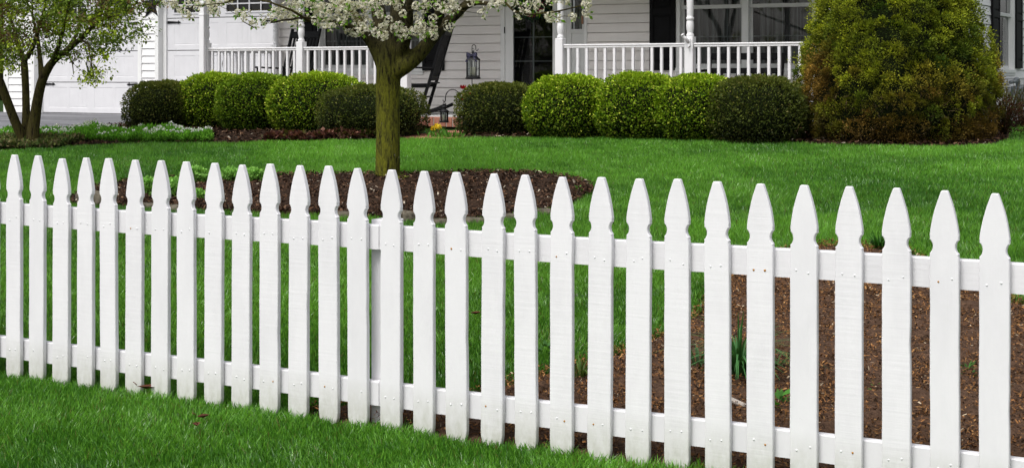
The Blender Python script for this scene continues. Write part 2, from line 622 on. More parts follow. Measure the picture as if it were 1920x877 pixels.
def blades(n, xr, yr, h, w, lod, bright=1.0, margin=1.0, keep=None):
    x = rng.uniform(*xr, n); y = rng.uniform(*yr, n)
    jx = x + .05 * wav(x, y, 9, 1.0); jy = y + .05 * wav(x, y, 9, 2.0)
    k = in_view(x, y, margin) & grass_mask(jx, jy)
    if keep is not None: k &= keep(x, y)
    x = x[k]; y = y[k]; n = len(x)
    big = wav(x, y, .55, .4); mid = wav(x, y, 2.1, 1.9); sm = wav(x, y, 8.0, 3.3)
    hh = h * (.55 + .75 * rng.random(n)) * (1 + .18 * mid + .15 * sm)
    ww = w * (.7 + .6 * rng.random(n))
    az = rng.uniform(0, 2 * PI, n)
    lean = rng.uniform(.1, .75, n) + .2 * sm
    la = az + rng.normal(0, .5, n) + 1.2 * mid
    z = ground(y)
    b = np.stack([x, y, z], -1)
    sd = np.stack([np.cos(az), np.sin(az), 0 * az], -1)
    ld = np.stack([np.cos(la), np.sin(la), 0 * la], -1)
    up = np.array([0, 0, 1.0])
    tip = b + ld * (hh * lean)[:, None] + up * (hh * np.sqrt(np.maximum(1 - .5 * lean ** 2, .2)))[:, None]
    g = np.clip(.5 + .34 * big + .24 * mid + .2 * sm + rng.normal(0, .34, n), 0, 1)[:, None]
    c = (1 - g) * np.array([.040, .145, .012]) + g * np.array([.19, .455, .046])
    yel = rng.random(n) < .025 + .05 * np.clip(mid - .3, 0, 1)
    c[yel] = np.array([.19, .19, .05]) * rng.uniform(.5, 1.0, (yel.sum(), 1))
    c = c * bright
    if lod == 0:
        mpt = b + (tip - b) * .55 + up * (hh * .10)[:, None]
        v = np.stack([b - sd * (ww / 2)[:, None], b + sd * (ww / 2)[:, None], mpt - sd * (ww * .42)[:, None], mpt + sd * (ww * .42)[:, None], tip], 1)
        i = np.arange(n)[:, None] * 5
        q = i + np.array([0, 1, 3, 2]); t = i + np.array([2, 3, 4])
        cc = np.stack([c * .6, c * .6, c, c, c * 1.2], 1)  # shade at the blade foot is painted into the colour
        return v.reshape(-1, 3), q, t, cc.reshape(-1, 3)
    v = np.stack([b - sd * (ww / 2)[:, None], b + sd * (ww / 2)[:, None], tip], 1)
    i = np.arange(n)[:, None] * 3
    cc = np.stack([c * .65, c * .65, c * 1.15], 1)  # painted foot shade again, for the far blades
    return v.reshape(-1, 3), None, i + np.array([0, 1, 2]), cc.reshape(-1, 3)


def lawn(name, jobs):
    bag = Bag()
    for j in jobs:
        v, q, t, c = blades(**j)
        if q is not None:
            bag.q.append(q + bag.n)
        bag.t.append(t + bag.n)
        bag.v.append(v); bag.c.append(c); bag.n += len(v)
    return tag(link(name, bag.mesh(name, [M['grass']])), 'dense mown green lawn grass', 'grass', None, 'stuff')


def dep(x, y): return y * CA - x * SA
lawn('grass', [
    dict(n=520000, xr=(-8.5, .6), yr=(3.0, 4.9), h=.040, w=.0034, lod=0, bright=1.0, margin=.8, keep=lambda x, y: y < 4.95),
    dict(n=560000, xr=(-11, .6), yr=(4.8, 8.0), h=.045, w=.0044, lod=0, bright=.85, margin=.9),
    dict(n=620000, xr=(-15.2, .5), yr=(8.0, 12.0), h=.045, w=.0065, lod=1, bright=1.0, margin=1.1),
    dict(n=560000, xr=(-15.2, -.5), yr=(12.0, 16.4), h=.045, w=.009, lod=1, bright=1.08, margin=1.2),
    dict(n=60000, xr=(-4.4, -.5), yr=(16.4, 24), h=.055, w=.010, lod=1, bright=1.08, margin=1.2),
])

# ------------------------------------------------------------------ mulch chips
def chips(name, poly, n, size, cols, label, x_clip=None, edge=None):
    xs = [p[0] for p in poly]; ys = [p[1] for p in poly]
    x = rng.uniform(min(xs), max(xs), n); y = rng.uniform(min(ys), max(ys), n)
    k = inside(poly, x, y) & in_view(x, y, 1.2)
    x = x[k]; y = y[k]; n = len(x)
    pos = np.stack([x, y, ground(y) + .035 + rng.uniform(-.02, .03, n)], -1)
    ax = rand_dirs(n); ax[:, 2] *= .45; ax = unit(ax)
    sd = unit(np.cross(ax, rand_dirs(n) * .5 + np.array([0, 0, 1.0])))
    L = size * rng.uniform(.4, 1.7, n); W = size * rng.uniform(.22, .7, n)
    ci = rng.choice(len(cols), n, p=[c[1] for c in cols])
    cl = np.array([c[0] for c in cols])[ci] * rng.uniform(.6, 1.35, (n, 1))
    s = sd * (W / 2)[:, None]; a = ax * (L / 2)[:, None]
    v = np.stack([pos - a - s, pos + a - s * .6, pos + a + s * .7, pos - a + s], 1).reshape(-1, 3)
    f = np.arange(n * 4).reshape(n, 4)
    return tag(link(name, np_mesh(name, v, [f], np.repeat(cl, 4, 0), [M['chip']])), label, 'mulch', None, 'stuff')


DK = [((.024, .014, .010), .40), ((.060, .032, .019), .36), ((.115, .060, .033), .16), ((.20, .12, .075), .05), ((.42, .36, .28), .03)]
BR = [((.030, .016, .008), .30), ((.14, .064, .024), .36), ((.25, .117, .043), .22), ((.33, .175, .065), .10), ((.45, .36, .25), .02)]
chips('mulch', TREE_BED, 80000, .026, DK, 'dark brown shredded bark mulch around the blossoming tree')
chips('mulch', FENCE_BED, 300000, .012, BR, 'reddish brown bark mulch and crumbly soil behind the fence')
chips('mulch', HOUSE_BED_LEFT, 24000, .04, DK, 'dark bark mulch in front of the boxwoods by the garage')
chips('mulch', HOUSE_BED_RIGHT, 24000, .04, DK, 'dark bark mulch under the boxwoods and the conical evergreen')

# ------------------------------------------------------------------ picket fence
fence = thing('picket_fence', 'white painted wooden picket fence running across the whole lawn', 'fence', (0, FV, 0))
PX = [24, 67, 112, 158, 202, 249, 298, 347, 398, 450, 503, 557, 615, 670, 731, 793, 855, 921, 985, 1051, 1122, 1194, 1268, 1345, 1424, 1506, 1590, 1680, 1771, 1863]
PU = [at(p, 300, FV).x for p in PX]
for k in range(10): PU.insert(0, PU[0] - .147)
for k in range(7): PU.append(PU[-1] + .143)
PH = .986


def picket(seed):
    r = random.Random(seed)
    w = .0889 * r.uniform(.975, 1.02); hw = w / 2
    H = PH + r.uniform(-.004, .004)
    tw = r.uniform(.0100, .0125)
    right = []
    def nz(z): return .0004 * math.sin(z * 17 + seed) + .0002 * math.sin(z * 61 + seed * 2.3)
    # right side, from the bottom up
    right.append((hw * r.uniform(.4, .55), r.uniform(.0, .01)))
    right.append((hw * .82, .014 + r.uniform(0, .008)))
    right.append((hw - .0025, .033 + r.uniform(0, .008)))
    right.append((hw, .055))
    for z in np.arange(.09, H - .215, .06): right.append((hw, float(z)))
    nb, ntop = H - .198, H - .148
    right.append((hw, nb - .008)); right.append((hw - .0015, nb))
    zc = (nb + ntop) / 2 + .002
    for a in np.linspace(-49, 49, 9):
        right.append((hw + .0178 - .028 * math.cos(R(a)), zc + .0285 * math.sin(R(a))))
    right.append((hw - .001, ntop + .001)); right.append((hw - .0003, ntop + .012))
    n = 7
    for i in range(1, n + 1):
        t = i / n
        z = ntop + .012 + (H - .003 - ntop - .012) * t
        x = hw + (tw - hw) * t + .0045 * math.sin(PI * t)
        right.append((x, z))
    right.append((tw - .003, H))
    left = [(-x * r.uniform(.99, 1.01), z) for x, z in right]
    chip = r.random() < .5
    out = right + left[::-1]
    out = [(x + nz(z), z) for x, z in out]
    if chip:
        zc2 = r.uniform(.2, .7)
        out = [(x - .002 * math.exp(-((z - zc2) / .02) ** 2) * (1 if x > 0 else 0), z) for x, z in out]
    N = len(out)
    # inset ring for a worn, painted edge
    ins = []
    for i in range(N):
        p0 = Vector(out[i - 1]); p1 = Vector(out[i]); p2 = Vector(out[(i + 1) % N])
        d = ((p1 - p0).normalized() + (p2 - p1).normalized())
        d = d.normalized() if d.length > 1e-6 else Vector((0, 1))
        nn = Vector((-d.y, d.x))
        ins.append(p1 + nn * .0024)
    th = .0185
    mb = MB()
    vs = [(p.x, 0, p.y) for p in ins] + [(p[0], .0022, p[1]) for p in out] + [(p[0], th, p[1]) for p in out]
    fs = [list(range(N))]
    for i in range(N):
        j = (i + 1) % N
        fs.append([i, i + N, j + N, j]); fs.append([i + N, i + 2 * N, j + 2 * N, j + N])
    fs.append([i + 2 * N for i in range(N)][::-1])
    mb.add(vs, fs, 0)
    # nail heads at both rails
    for zr in (.146, .712):
        for sx in (-1, 1):
            if r.random() < .06: continue
            c = (sx * (.019 + r.uniform(-.005, .006)), 0, zr + r.uniform(-.009, .009))
            rr = r.uniform(.0034, .0046)
            pr = []
            nseg = 8
            vv = [(c[0], -.0026, c[2])]
            for k in range(nseg): vv.append((c[0] + rr * .65 * math.cos(2 * PI * k / nseg), -.0018, c[2] + rr * .65 * math.sin(2 * PI * k / nseg)))
            for k in range(nseg): vv.append((c[0] + rr * math.cos(2 * PI * k / nseg), .0005, c[2] + rr * math.sin(2 * PI * k / nseg)))
            ff = [[0, 1 + (k + 1) % nseg, 1 + k] for k in range(nseg)] + [[1 + k, 1 + (k + 1) % nseg, 1 + nseg + (k + 1) % nseg, 1 + nseg + k] for k in range(nseg)]
            mb.add(vv, ff, 2 if r.random() < .13 else 1, True)
    return mb


GF = float(ground(FV))
for i, u in enumerate(PU):
    o = picket(i + 3).build('picket', [M['fence'], M['nail'], M['rust']], fence, (u, 0, GF - .004 + random.uniform(-.003, .003)))
    o.rotation_euler = (R(random.uniform(-.25, .25)), R(random.uniform(-.42, .42)), R(random.uniform(-.9, .9)))
RT = [(.679, .092), (.097, .090)]          # rail bottoms and heights
uj = at(704, 450, FV).x                    # the rails meet on the post
for z0, hh in RT:
    for u0, u1 in ((PU[0] - .12, uj - .0015), (uj + .0015, PU[-1] + .1)):
        rl = MB()
        n = 26
        pr = [(.0235, 0), (.0235, hh - .004), (.0265, hh), (.0545, hh), (.0575, hh - .004), (.0575, 0)]
        vs = []
        for k in range(n + 1):
            u = u0 + (u1 - u0) * k / n
            dz = .0022 * math.sin(u * 3.1 + z0 * 9) + random.uniform(-.0006, .0006)
            vs += [(u, y, GF + z0 + z + dz) for y, z in pr]
        m = len(pr)
        fs = [[k * m + j, (k + 1) * m + j, (k + 1) * m + (j + 1) % m, k * m + (j + 1) % m] for k in range(n) for j in range(m)]
        fs += [list(range(m))[::-1], [n * m + j for j in range(m)]]
        rl.add(vs, fs, 0)
        rl.build('rail', [M['fenceshaded']], fence)
for u in (at(727, 450, FV + .1).x - .005, at(727, 450, FV + .1).x - 2.44, at(727, 450, FV + .1).x + 2.44):
    MB().box((u, .060 + .046, GF + .39), (.09, .089, .795), 0, None, .003).build('post', [M['fence']], fence)

# ------------------------------------------------------------------ house
house = thing('house', 'white clapboard house with front porch, black shutters and two garage doors', 'house', (-10, 18.7, .745))
H0 = Vector((-10, 18.7, .745))


def hp(mb, name, mats, parent=None):
    """build in world coordinates, parent to the house or to one of its parts"""
    o = mb.build(name, mats, parent or house)
    if parent is None: o.location = -H0
    return o


WV, GV, PV, SU = 18.7, 19.85, 17.0, -4.6     # porch wall, garage wall, porch front, gable wall
DECK, EXPO = .91, .127
ZTOP = 3.45


def siding(mb, p0, d, nrm, s0, s1, z0, z1):
    """lapped boards on a wall: p0 + d*s, outward normal nrm (2-D)"""
    k = math.floor((z0 - .75) / EXPO)
    while .75 + k * EXPO < z1 - 1e-4:
        zb = max(z0, .75 + k * EXPO); zt = min(z1, .75 + (k + 1) * EXPO)
        f = (zb - (.75 + k * EXPO)) / EXPO
        o0 = .016 - .012 * f; o1 = .016 - .012 * ((zt - .75 - k * EXPO) / EXPO)
        P = lambda s, o, z: (p0[0] + d[0] * s + nrm[0] * o, p0[1] + d[1] * s + nrm[1] * o, z)
        zl = min(zb + .008, zt)
        g = .03
        vs = [P(s0, -g, zb), P(s1, -g, zb), P(s0, -g, zl), P(s1, -g, zl), P(s0, o0 + .004, zl), P(s1, o0 + .004, zl), P(s0, o1, zt), P(s1, o1, zt), P(s0, -g, zt), P(s1, -g, zt)]
        mb.add(vs, [[0, 1, 3, 2], [2, 3, 5, 4], [4, 5, 7, 6], [6, 7, 9, 8]], 0)
        k += 1


# openings on the porch wall
W1 = (at(597, 100, WV).x, at(794, 100, WV).x)
W2 = (at(1269, 100, WV).x, at(1534, 100, WV).x)
WZ = (1.50, 3.02)
DR = (at(940, 100, WV).x, at(1102, 100, WV).x)
HL, HR = -14.72, SU
wall = MB()
fr = ((0, WV), (1, 0), (0, -1))
for s0, s1 in ((HL, W1[0]), (W1[1], DR[0]), (DR[1], W2[0]), (W2[1], HR)):
    siding(wall, *fr, s0, s1, DECK, ZTOP)
for w in (W1, W2):
    siding(wall, *fr, w[0], w[1], DECK, WZ[0]); siding(wall, *fr, w[0], w[1], WZ[1], ZTOP)
siding(wall, *fr, DR[0], DR[1], 3.05, ZTOP)
hp(wall, 'wall', [M['shadedsiding']])
wall = MB()
# gable wall on the right, facing +X
SW = (at(1868, 50, 20).x, 0)
def gable_v(px):                       # where a column of the photograph meets the gable wall
    a = math.tan(math.atan((px - 960) / FPX) - ALPHA)
    return SU / a
GW = (gable_v(1869), gable_v(1899.5))
GZ = (EYE - (136 - HOR) / FPX * 21.0, 3.0)
sd = ((SU, 0), (0, 1), (1, 0))
siding(wall, *sd, WV, GW[0], .745, 3.9); siding(wall, *sd, GW[1], 27.0, .745, 3.9)
siding(wall, *sd, GW[0], GW[1], .745, GZ[0]); siding(wall, *sd, GW[0], GW[1], GZ[1], 3.9)
hp(wall, 'side_wall', [M['siding']])
gw = MB()
GD = [(at(81, 100, GV + .12).x, at(263, 100, GV + .12).x), (at(314, 100, GV + .12).x, at(314, 100, GV + .12).x + 2.44)]
GL = at(10, 100, GV).x
ZS, ZG = .751, .751 + 4 * .553
fg = ((0, GV), (1, 0), (0, -1))
siding(gw, *fg, GL + .1, GD[0][0] - .16, ZS, 3.6)
siding(gw, *fg, GD[0][1] + .16, GD[1][0] - .16, ZS, 3.6)
siding(gw, *fg, GD[1][1] + .16, HL + .3, ZS, 3.6)
for a, b in GD: siding(gw, *fg, a - .16, b + .16, ZG + .11, 3.6)
siding(gw, (GL, 0), (0, 1), (-1, 0), GV, 27, ZS, 3.6)
hp(gw, 'garage_wall', [M['siding']])
tr = MB(); tr.span((GL - .02, GV - .03, ZS), (GL + .1, GV + .05, 3.6), 0, .004); hp(tr, 'corner_trim', [M['trim']])
tr = MB(); tr.span((SU - .09, WV - .03, .75), (SU + .022, WV + .09, 3.6), 0, .004); hp(tr, 'corner_trim', [M['trim']])
tr = MB(); tr.span((HL - .02, WV - .03, .75), (HL + .06, WV + .1, 3.5), 0, .004)
hp(tr, 'corner_trim', [M['trim']])
# roofs
rf = MB()
rf.add([(GL - .4, GV - .45, 3.55), (HL + .2, GV - .45, 3.55), (HL + .2, 23.4, 5.9), (GL - .4, 23.4, 5.9), (GL - .4, 27.4, 3.55), (HL + .2, 27.4, 3.55)], [[0, 1, 2, 3], [3, 2, 5, 4]], 0)
rf.add([(HL - .3, WV - .05, 3.62), (SU + .35, WV - .05, 3.62), (SU + .35, 23, 6.4), (HL - .3, 23, 6.4), (HL - .3, 27.4, 3.6), (SU + .35, 27.4, 3.6)], [[0, 1, 2, 3], [3, 2, 5, 4]], 0)
hp(rf, 'roof', [M['roof']])
pr = MB()
pr.add([(HL - .3, PV - .3, 3.12), (SU + .3, PV - .3, 3.12), (SU + .3, WV - .06, 3.60), (HL - .3, WV - .06, 3.60)], [[0, 1, 2, 3]], 1)
pr.span((HL - .28, PV - .28, 3.00), (SU + .28, PV - .26, 3.115), 0)
pr.add([(HL - .25, PV - .25, 3.02), (SU + .25, PV - .25, 3.02), (SU + .25, WV - .02, 3.06), (HL - .25, WV - .02, 3.06)], [[0, 1, 2, 3]], 0)
pr.span((HL, PV - .06, 2.86), (SU, PV + .06, 3.01), 0)
hp(pr, 'porch_roof', [M['trim'], M['roof']])
gb = MB()
gb.add([(SU, WV, 3.9), (SU, 27, 3.9), (SU, 23, 6.2)], [[0, 1, 2]], 0)
hp(gb, 'gable', [M['siding']])

# porch floor with a rowlock brick edge
fl = MB()
fl.span((HL, PV - .02, DECK - .06), (SU, WV + .02, DECK - .004), 0)
hp(fl, 'porch_floor', [M['deck']])
be = MB()
u = HL - .05
while u < SU:
    for (z0, z1, wd) in ((DECK - .135, DECK - .012, .086),):
        be.span((u + .006, PV - .20, z0), (u + wd, PV - .02, z1 + random.uniform(-.002, .002)), 0, .004)
    u += .0965 + random.uniform(-.001, .001)
be.span((HL - .05, PV - .186, DECK - .133), (SU, PV - .03, DECK - .018), 1)
be.span((HL - .05, PV - .12, .70), (SU, PV - .03, DECK - .138), 2)
hp(be, 'brick_edge', [M['brick'], M['mortar'], M['stone']])

# garage doors
def garage_door(a, b, hinge_all=True):
    V0 = GV + .12
    sec = .553
    mb = MB()
    W = b - a
    for k in range(4):
        z0, z1 = ZS + .012 + k * sec, ZS + (k + 1) * sec
        pan = []
        m, g, gm = .15, .05, .17
        pw = (W - 2 * m - 2 * g - gm) / 4
        xs = [m, m + pw + g, m + 2 * pw + g + gm, m + 3 * pw + 2 * g + gm]
        if k < 3:
            pan = [(a + x, a + x + pw) for x in xs]
            pz0, pz1 = z0 + .085, z1 - .085
            # the section skin, split round the pressed panels
            mb.span((a, V0, z0), (b, V0 + .03, pz0), 0); mb.span((a, V0, pz1), (b, V0 + .03, z1 - .0015), 0)
            ed = [a] + [c for p in pan for c in p] + [b]
            for i in range(0, len(ed), 2): mb.span((ed[i], V0, pz0), (ed[i + 1], V0 + .03, pz1), 0)
            for p0, p1 in pan:
                nb = 4; bw = (p1 - p0 - .02) / nb
                mb.add([(p0, V0, pz0), (p1, V0, pz0), (p1, V0, pz1), (p0, V0, pz1), (p0 + .01, V0 + .004, pz0 + .01), (p1 - .01, V0 + .004, pz0 + .01), (p1 - .01, V0 + .004, pz1 - .01), (p0 + .01, V0 + .004, pz1 - .01)],
                       [[0, 1, 5, 4], [1, 2, 6, 5], [2, 3, 7, 6], [3, 0, 4, 7]], 0)
                mb.add([(p0 + .008, V0 + .0042, pz0 + .008), (p1 - .008, V0 + .0042, pz0 + .008), (p1 - .008, V0 + .0042, pz1 - .008), (p0 + .008, V0 + .0042, pz1 - .008)], [[0, 1, 2, 3]], 0)
                for i in range(nb):
                    mb.span((p0 + .01 + i * bw + .0015, V0 + .0028, pz0 + .02), (p0 + .01 + (i + 1) * bw - .0015, V0 + .004, pz1 - .02), 0, .001)
        else:
            halves = [(a + m, a + m + 2 * pw + g), (a + m + 2 * pw + g + gm, b - m)]
            wz0 = z0 + .08
            mb.span((a, V0, z0), (b, V0 + .03, wz0), 0); mb.span((a, V0, z1 - .05), (b, V0 + .03, z1), 0)
            ed = [a, halves[0][0], halves[0][1], halves[1][0], halves[1][1], b]
            for i in range(0, 6, 2): mb.span((ed[i], V0, wz0), (ed[i + 1], V0 + .03, z1 - .05), 0)
    d = hp(mb, 'garage_door', [M['garage']])
    # arched lights in the top section
    for p0, p1 in halves:
        fm = MB()
        n = 14
        zlow, zs, zt = wz0, wz0 + .16, z1 - .06
        arc = [(p0 + (p1 - p0) * i / n, zs + (zt - zs) * math.sin(PI * i / n) ** .8) for i in range(n + 1)]
        for i in range(n):                            # spandrels over the arch
            (x0, za), (x1_, zb) = arc[i], arc[i + 1]
            fm.add([(x0, V0 - .002, za), (x1_, V0 - .002, zb), (x1_, V0 - .002, z1 - .049), (x0, V0 - .002, z1 - .049)], [[0, 1, 2, 3]], 0)
            fm.bar((x0, V0 - .004, za), (x1_, V0 - .004, zb), .022, .022, 0)
        fm.span((p0 - .02, V0 - .014, zlow - .022), (p1 + .02, V0 + .012, zlow + .008), 0, .003)
        fm.span((p0 - .02, V0 - .014, zlow + .008), (p0 + .008, V0 + .012, zs), 0, .003); fm.span((p1 - .008, V0 - .014, zlow + .008), (p1 + .02, V0 + .012, zs), 0, .003)
        for i in range(1, 4):
            x = p0 + (p1 - p0) * i / 4
            fm.span((x - .011, V0 - .006, zlow + .008), (x + .011, V0 + .008, zs + (zt - zs) * math.sin(PI * i / 4) ** .8), 0)
        fm.span((p0, V0 - .005, zlow + .125), (p1, V0 + .009, zlow + .147), 0)
        w = fm.build('window', [M['garage']], d)
        gl = MB(); gl.add([(p0, V0 + .016, zlow), (p1, V0 + .016, zlow), (p1, V0 + .016, zt), (p0, V0 + .016, zt)], [[0, 1, 2, 3]], 0)
        gl.build('glass_pane', [M['glass']], d)
    bk = MB(); bk.span((a, V0 + .25, ZS), (b, V0 + .3, ZG + .1), 0)
    bk.build('door_backing', [M['dark']], d)
    for zz in (ZS + sec - .03, ZS + 3 * sec - .065):
        for sx, x in ((1, a + .01), (-1, b - .01)):
            hg = MB()
            L = .30
            y = V0 - .006
            pts = [(0, -.025), (L * .80, -.012), (L * .80, -.03), (L * .93, 0), (L * .80, .03), (L * .80, .012), (0, .025)]
            vs = [(x + sx * px, y - .008, zz + pz) for px, pz in pts] + [(x + sx * px, y + .005, zz + pz) for px, pz in pts]
            nP = len(pts)
            hg.add(vs, [list(range(nP))] + [[i, (i + 1) % nP, nP + (i + 1) % nP, nP + i] for i in range(nP)], 0)
            hg.tube([(x + sx * L * .90, y - .004, zz), (x + sx * L, y - .004, zz)], [.016, .002], 6, 0)
            hg.build('hinge', [M['iron']], d)
    for sx in (-1, 1):
        hm = MB()
        x = (a + b) / 2 + sx * .05
        zc = 1.63
        hm.tube([(x, V0 - .002, zc + .13), (x, V0 - .03, zc + .09), (x, V0 - .05, zc), (x, V0 - .03, zc - .09), (x, V0 - .002, zc - .13)], [.008, .01, .012, .01, .008], 8, 0)
        for s in (-1, 1): hm.box((x, V0 - .003, zc + s * .135), (.035, .008, .05), 0, None, .004)
        hm.build('handle', [M['iron']], d)
    jm = MB()
    for x, s in ((a, -1), (b, 1)):
        jm.span((x + s * .075, GV - .028, ZS), (x + s * .16, GV + .14, ZG + .02), 0, .003)
        jm.span((x + s * .001, GV + .085, ZS), (x + s * .074, GV + .14, ZG), 0, .003)
    jm.span((a - .16, GV - .03, ZG + .021), (b + .16, GV + .14, ZG + .11), 0, .003)
    jm.build('door_frame', [M['trim']], d)
    return d


for a, b in GD: garage_door(a, b)
sp = MB(); sp.span((GL, GV - .06, .70), (HL, GV + .2, ZS - .004), 0)
hp(sp, 'sill', [M['deck']])

# windows -----------------------------------------------------------
def window(origin, rz, w, z0, z1, units, cols, parent):
    """local x along the wall, y into the house. parts: frame, sashes, bars, panes, curtains"""
    o = MB()
    cw = .055
    o.span((0, -.028, z0), (cw, .10, z1), 0, .003); o.span((w - cw, -.028, z0), (w, .10, z1), 0, .003)
    o.span((cw, -.028, z1 - cw), (w - cw, .10, z1), 0, .003)
    o.span((-.02, -.045, z0 - .01), (w + .02, .10, z0 + .045), 0, .004)
    o.span((-.01, -.03, z0 - .05), (w + .01, -.018, z0 - .011), 0, .003)
    mull = .085
    uw = (w - 2 * cw - (units - 1) * mull) / units
    for i in range(units - 1):
        x = cw + (i + 1) * uw + i * mull
        o.span((x, -.022, z0 + .045), (x + mull, .10, z1 - cw), 0, .003)
    win = o.build('window', [M['trim']], parent)
    win.location = Vector(origin) - H0; win.rotation_euler = (0, 0, rz)
    zm = z0 + .045 + (z1 - z0 - .10) * .56
    for i in range(units):
        x = cw + i * (uw + mull)
        for (a, b, yy) in ((z0 + .046, zm + .02, .045), (zm - .02, z1 - cw - .001, .015)):
            s = MB(); f = .038
            s.span((x, yy, a), (x + f, yy + .026, b), 0, .003); s.span((x + uw - f, yy, a), (x + uw, yy + .026, b), 0, .003)
            s.span((x + f, yy, a), (x + uw - f, yy + .026, a + .05), 0, .003); s.span((x + f, yy, b - .04), (x + uw - f, yy + .026, b), 0, .003)
            s.build('sash', [M['greytrim']], win)
            g = MB()
            for c in range(1, cols):
                xx = x + f + (uw - 2 * f) * c / cols
                g.span((xx - .007, yy + .016, a + .05), (xx + .007, yy + .022, b - .04), 0)
            zz = (a + b) / 2
            g.span((x + f, yy + .0165, zz - .007), (x + uw - f, yy + .0215, zz + .007), 0)
            g.build('grille', [M['muntin']], win)
            p = MB()
            p.add([(x + f, yy + .012, a + .05), (x + uw - f, yy + .012, a + .05), (x + uw - f, yy + .012, b - .04), (x + f, yy + .012, b - .04)], [[0, 1, 2, 3]], 0)
            p.build('glass_pane', [M['glass']], win)
        c = MB(); n = 60
        vs = []
        for k in range(n + 1):
            t = k / n
            xx = x + .06 + (uw - .10) * t
            yy = .17 + .034 * math.sin(t * 46 + i) + .012 * math.sin(t * 97)
            vs += [(xx, yy, z0 + .08), (xx, yy, z1)]
        c.add(vs, [[2 * k, 2 * k + 2, 2 * k + 3, 2 * k + 1] for k in range(n)], 0, True)
        c.build('curtain', [M['curtain']], win)
    b = MB()
    b.add([(-.02, .11, z0 - .1), (w + .02, .11, z0 - .1), (w + .02, .11, z1 + .1), (-.02, .11, z1 + .1), (-.02, .7, z0 - .1), (w + .02, .7, z0 - .1), (w + .02, .7, z1 + .1), (-.02, .7, z1 + .1)],
          [[4, 5, 6, 7], [0, 1, 5, 4], [1, 2, 6, 5], [2, 3, 7, 6], [3, 0, 4, 7]], 0)
    b.build('window_recess', [M['dark']], win)
    return win


def shutter(origin, rz, w, z0, z1):
    s = MB(); t = .05
    s.span((0, 0, z0), (t, .032, z1), 0, .004); s.span((w - t, 0, z0), (w, .032, z1), 0, .004)
    zm = z0 + (z1 - z0) * .52
    for a, b in ((z0, z0 + .11), (zm - .045, zm + .045), (z1 - .09, z1)): s.span((t, 0, a), (w - t, .031, b), 0, .003)
    for a, b in ((z0 + .11, zm - .045), (zm + .045, z1 - .09)):
        s.span((t, .016, a), (w - t, .03, b), 0)
        s.box((w / 2, .014, (a + b) / 2), (w - 2 * t - .05, .016, b - a - .05), 0, None, .007)
    o = s.build('shutter', [M['shutter']], house)
    o.location = Vector(origin) - H0; o.rotation_euler = (0, 0, rz)
    return o


for w in (W1, W2):
    window((w[0], WV, 0), 0, w[1] - w[0], WZ[0], WZ[1], 2, 4, house)
SHW = .37
for x in (W1[0] - SHW - .006, W1[1] + .006, W2[0] - SHW - .006, W2[1] + .006):
    shutter((x, WV - .052, 0), 0, SHW, WZ[0] + .01, WZ[1])
window((SU, GW[0], 0), PI / 2, GW[1] - GW[0], GZ[0], GZ[1], 1, 1, house)
sw2 = (gable_v(1911.5) - GW[1]) - .01
for v0, v1 in ((GW[0] - sw2 - .006, GW[0] - .006), (GW[1] + .006, GW[1] + .006 + sw2)):
    shutter((SU + .052, v0, 0), PI / 2, v1 - v0, GZ[0] + .06, GZ[1])

# front door with storm door and sidelight
fd = MB()
du0 = at(948, 100, WV).x; du1 = at(1044, 100, WV).x; g0 = at(963, 100, WV).x; g1 = at(1037, 100, WV).x
sl0 = at(1072, 100, WV).x; sl1 = at(1092.5, 100, WV).x
fd.span((DR[0], WV - .03, DECK), (du0, WV + .08, 3.05), 0, .004)
fd.span((DR[0], WV - .032, 2.95), (DR[1], WV + .08, 3.06), 0, .004)
fd.span((du1, WV - .026, DECK), (sl0 - .07, WV + .08, 2.95), 1, .004)
fd.span((DR[1] - .045, WV - .03, DECK), (DR[1], WV + .08, 2.95), 0, .004)
door = hp(fd, 'front_door', [M['trim'], M['greytrim']])
st = MB()
st.span((du0 + .003, WV - .02, DECK + .02), (g0, WV + .02, 2.94), 0, .004); st.span((g1, WV - .02, DECK + .02), (du1 - .003, WV + .02, 2.94), 0, .004)
st.span((g0, WV - .02, 2.82), (g1, WV + .02, 2.94), 0, .004); st.span((g0, WV - .02, DECK + .02), (g1, WV + .02, DECK + .14), 0, .004)
st.build('storm_door', [M['trim']], door)
gl = MB(); gl.add([(g0, WV, DECK + .14), (g1, WV, DECK + .14), (g1, WV, 2.82), (g0, WV, 2.82)], [[0, 1, 2, 3]], 0)
gl.build('glass_pane', [M['glass']], door)
mu = MB()
for zy in (70, 115, 25):
    z = at(1000, zy, WV).z
    mu.span((g0, WV + .006, z - .006), (g1, WV + .014, z + .006), 0)
mu.span(((g0 + g1) / 2 - .012, WV + .007, DECK + .14), ((g0 + g1) / 2 + .012, WV + .013, 2.82), 0)
mu.build('grille', [M['muntin']], door)
ind = MB()
ind.span((du0, WV + .11, DECK), (du1, WV + .15, 2.95), 0)
for x0, x1 in ((g0 + .05, (g0 + g1) / 2 - .04), ((g0 + g1) / 2 + .04, g1 - .05)):
    for z0, z1 in ((DECK + .2, DECK + .8), (DECK + .95, DECK + 1.6)):
        ind.box(((x0 + x1) / 2, WV + .105, (z0 + z1) / 2), (x1 - x0, .02, z1 - z0), 0, None, .009)
ind.build('door_leaf', [M['dark']], door)
for yy in (57, 158):
    hg = MB(); hg.box((du0 + .002, WV - .034, at(950, yy, WV).z), (.014, .012, .09), 0, None, .003)
    hg.build('hinge', [M['iron']], door)
s = MB()
zb = at(1080, 55, WV).z
s.span((sl0 - .07, WV - .02, DECK), (sl0, WV + .05, 2.95), 0, .003); s.span((sl1, WV - .02, DECK), (DR[1] - .047, WV + .05, 2.95), 0, .003)
s.span((sl0, WV - .02, zb - .06), (sl1, WV + .05, zb), 0, .003)
s.span((sl0, WV - .005, DECK), (sl1, WV + .05, zb - .06), 0, .003)
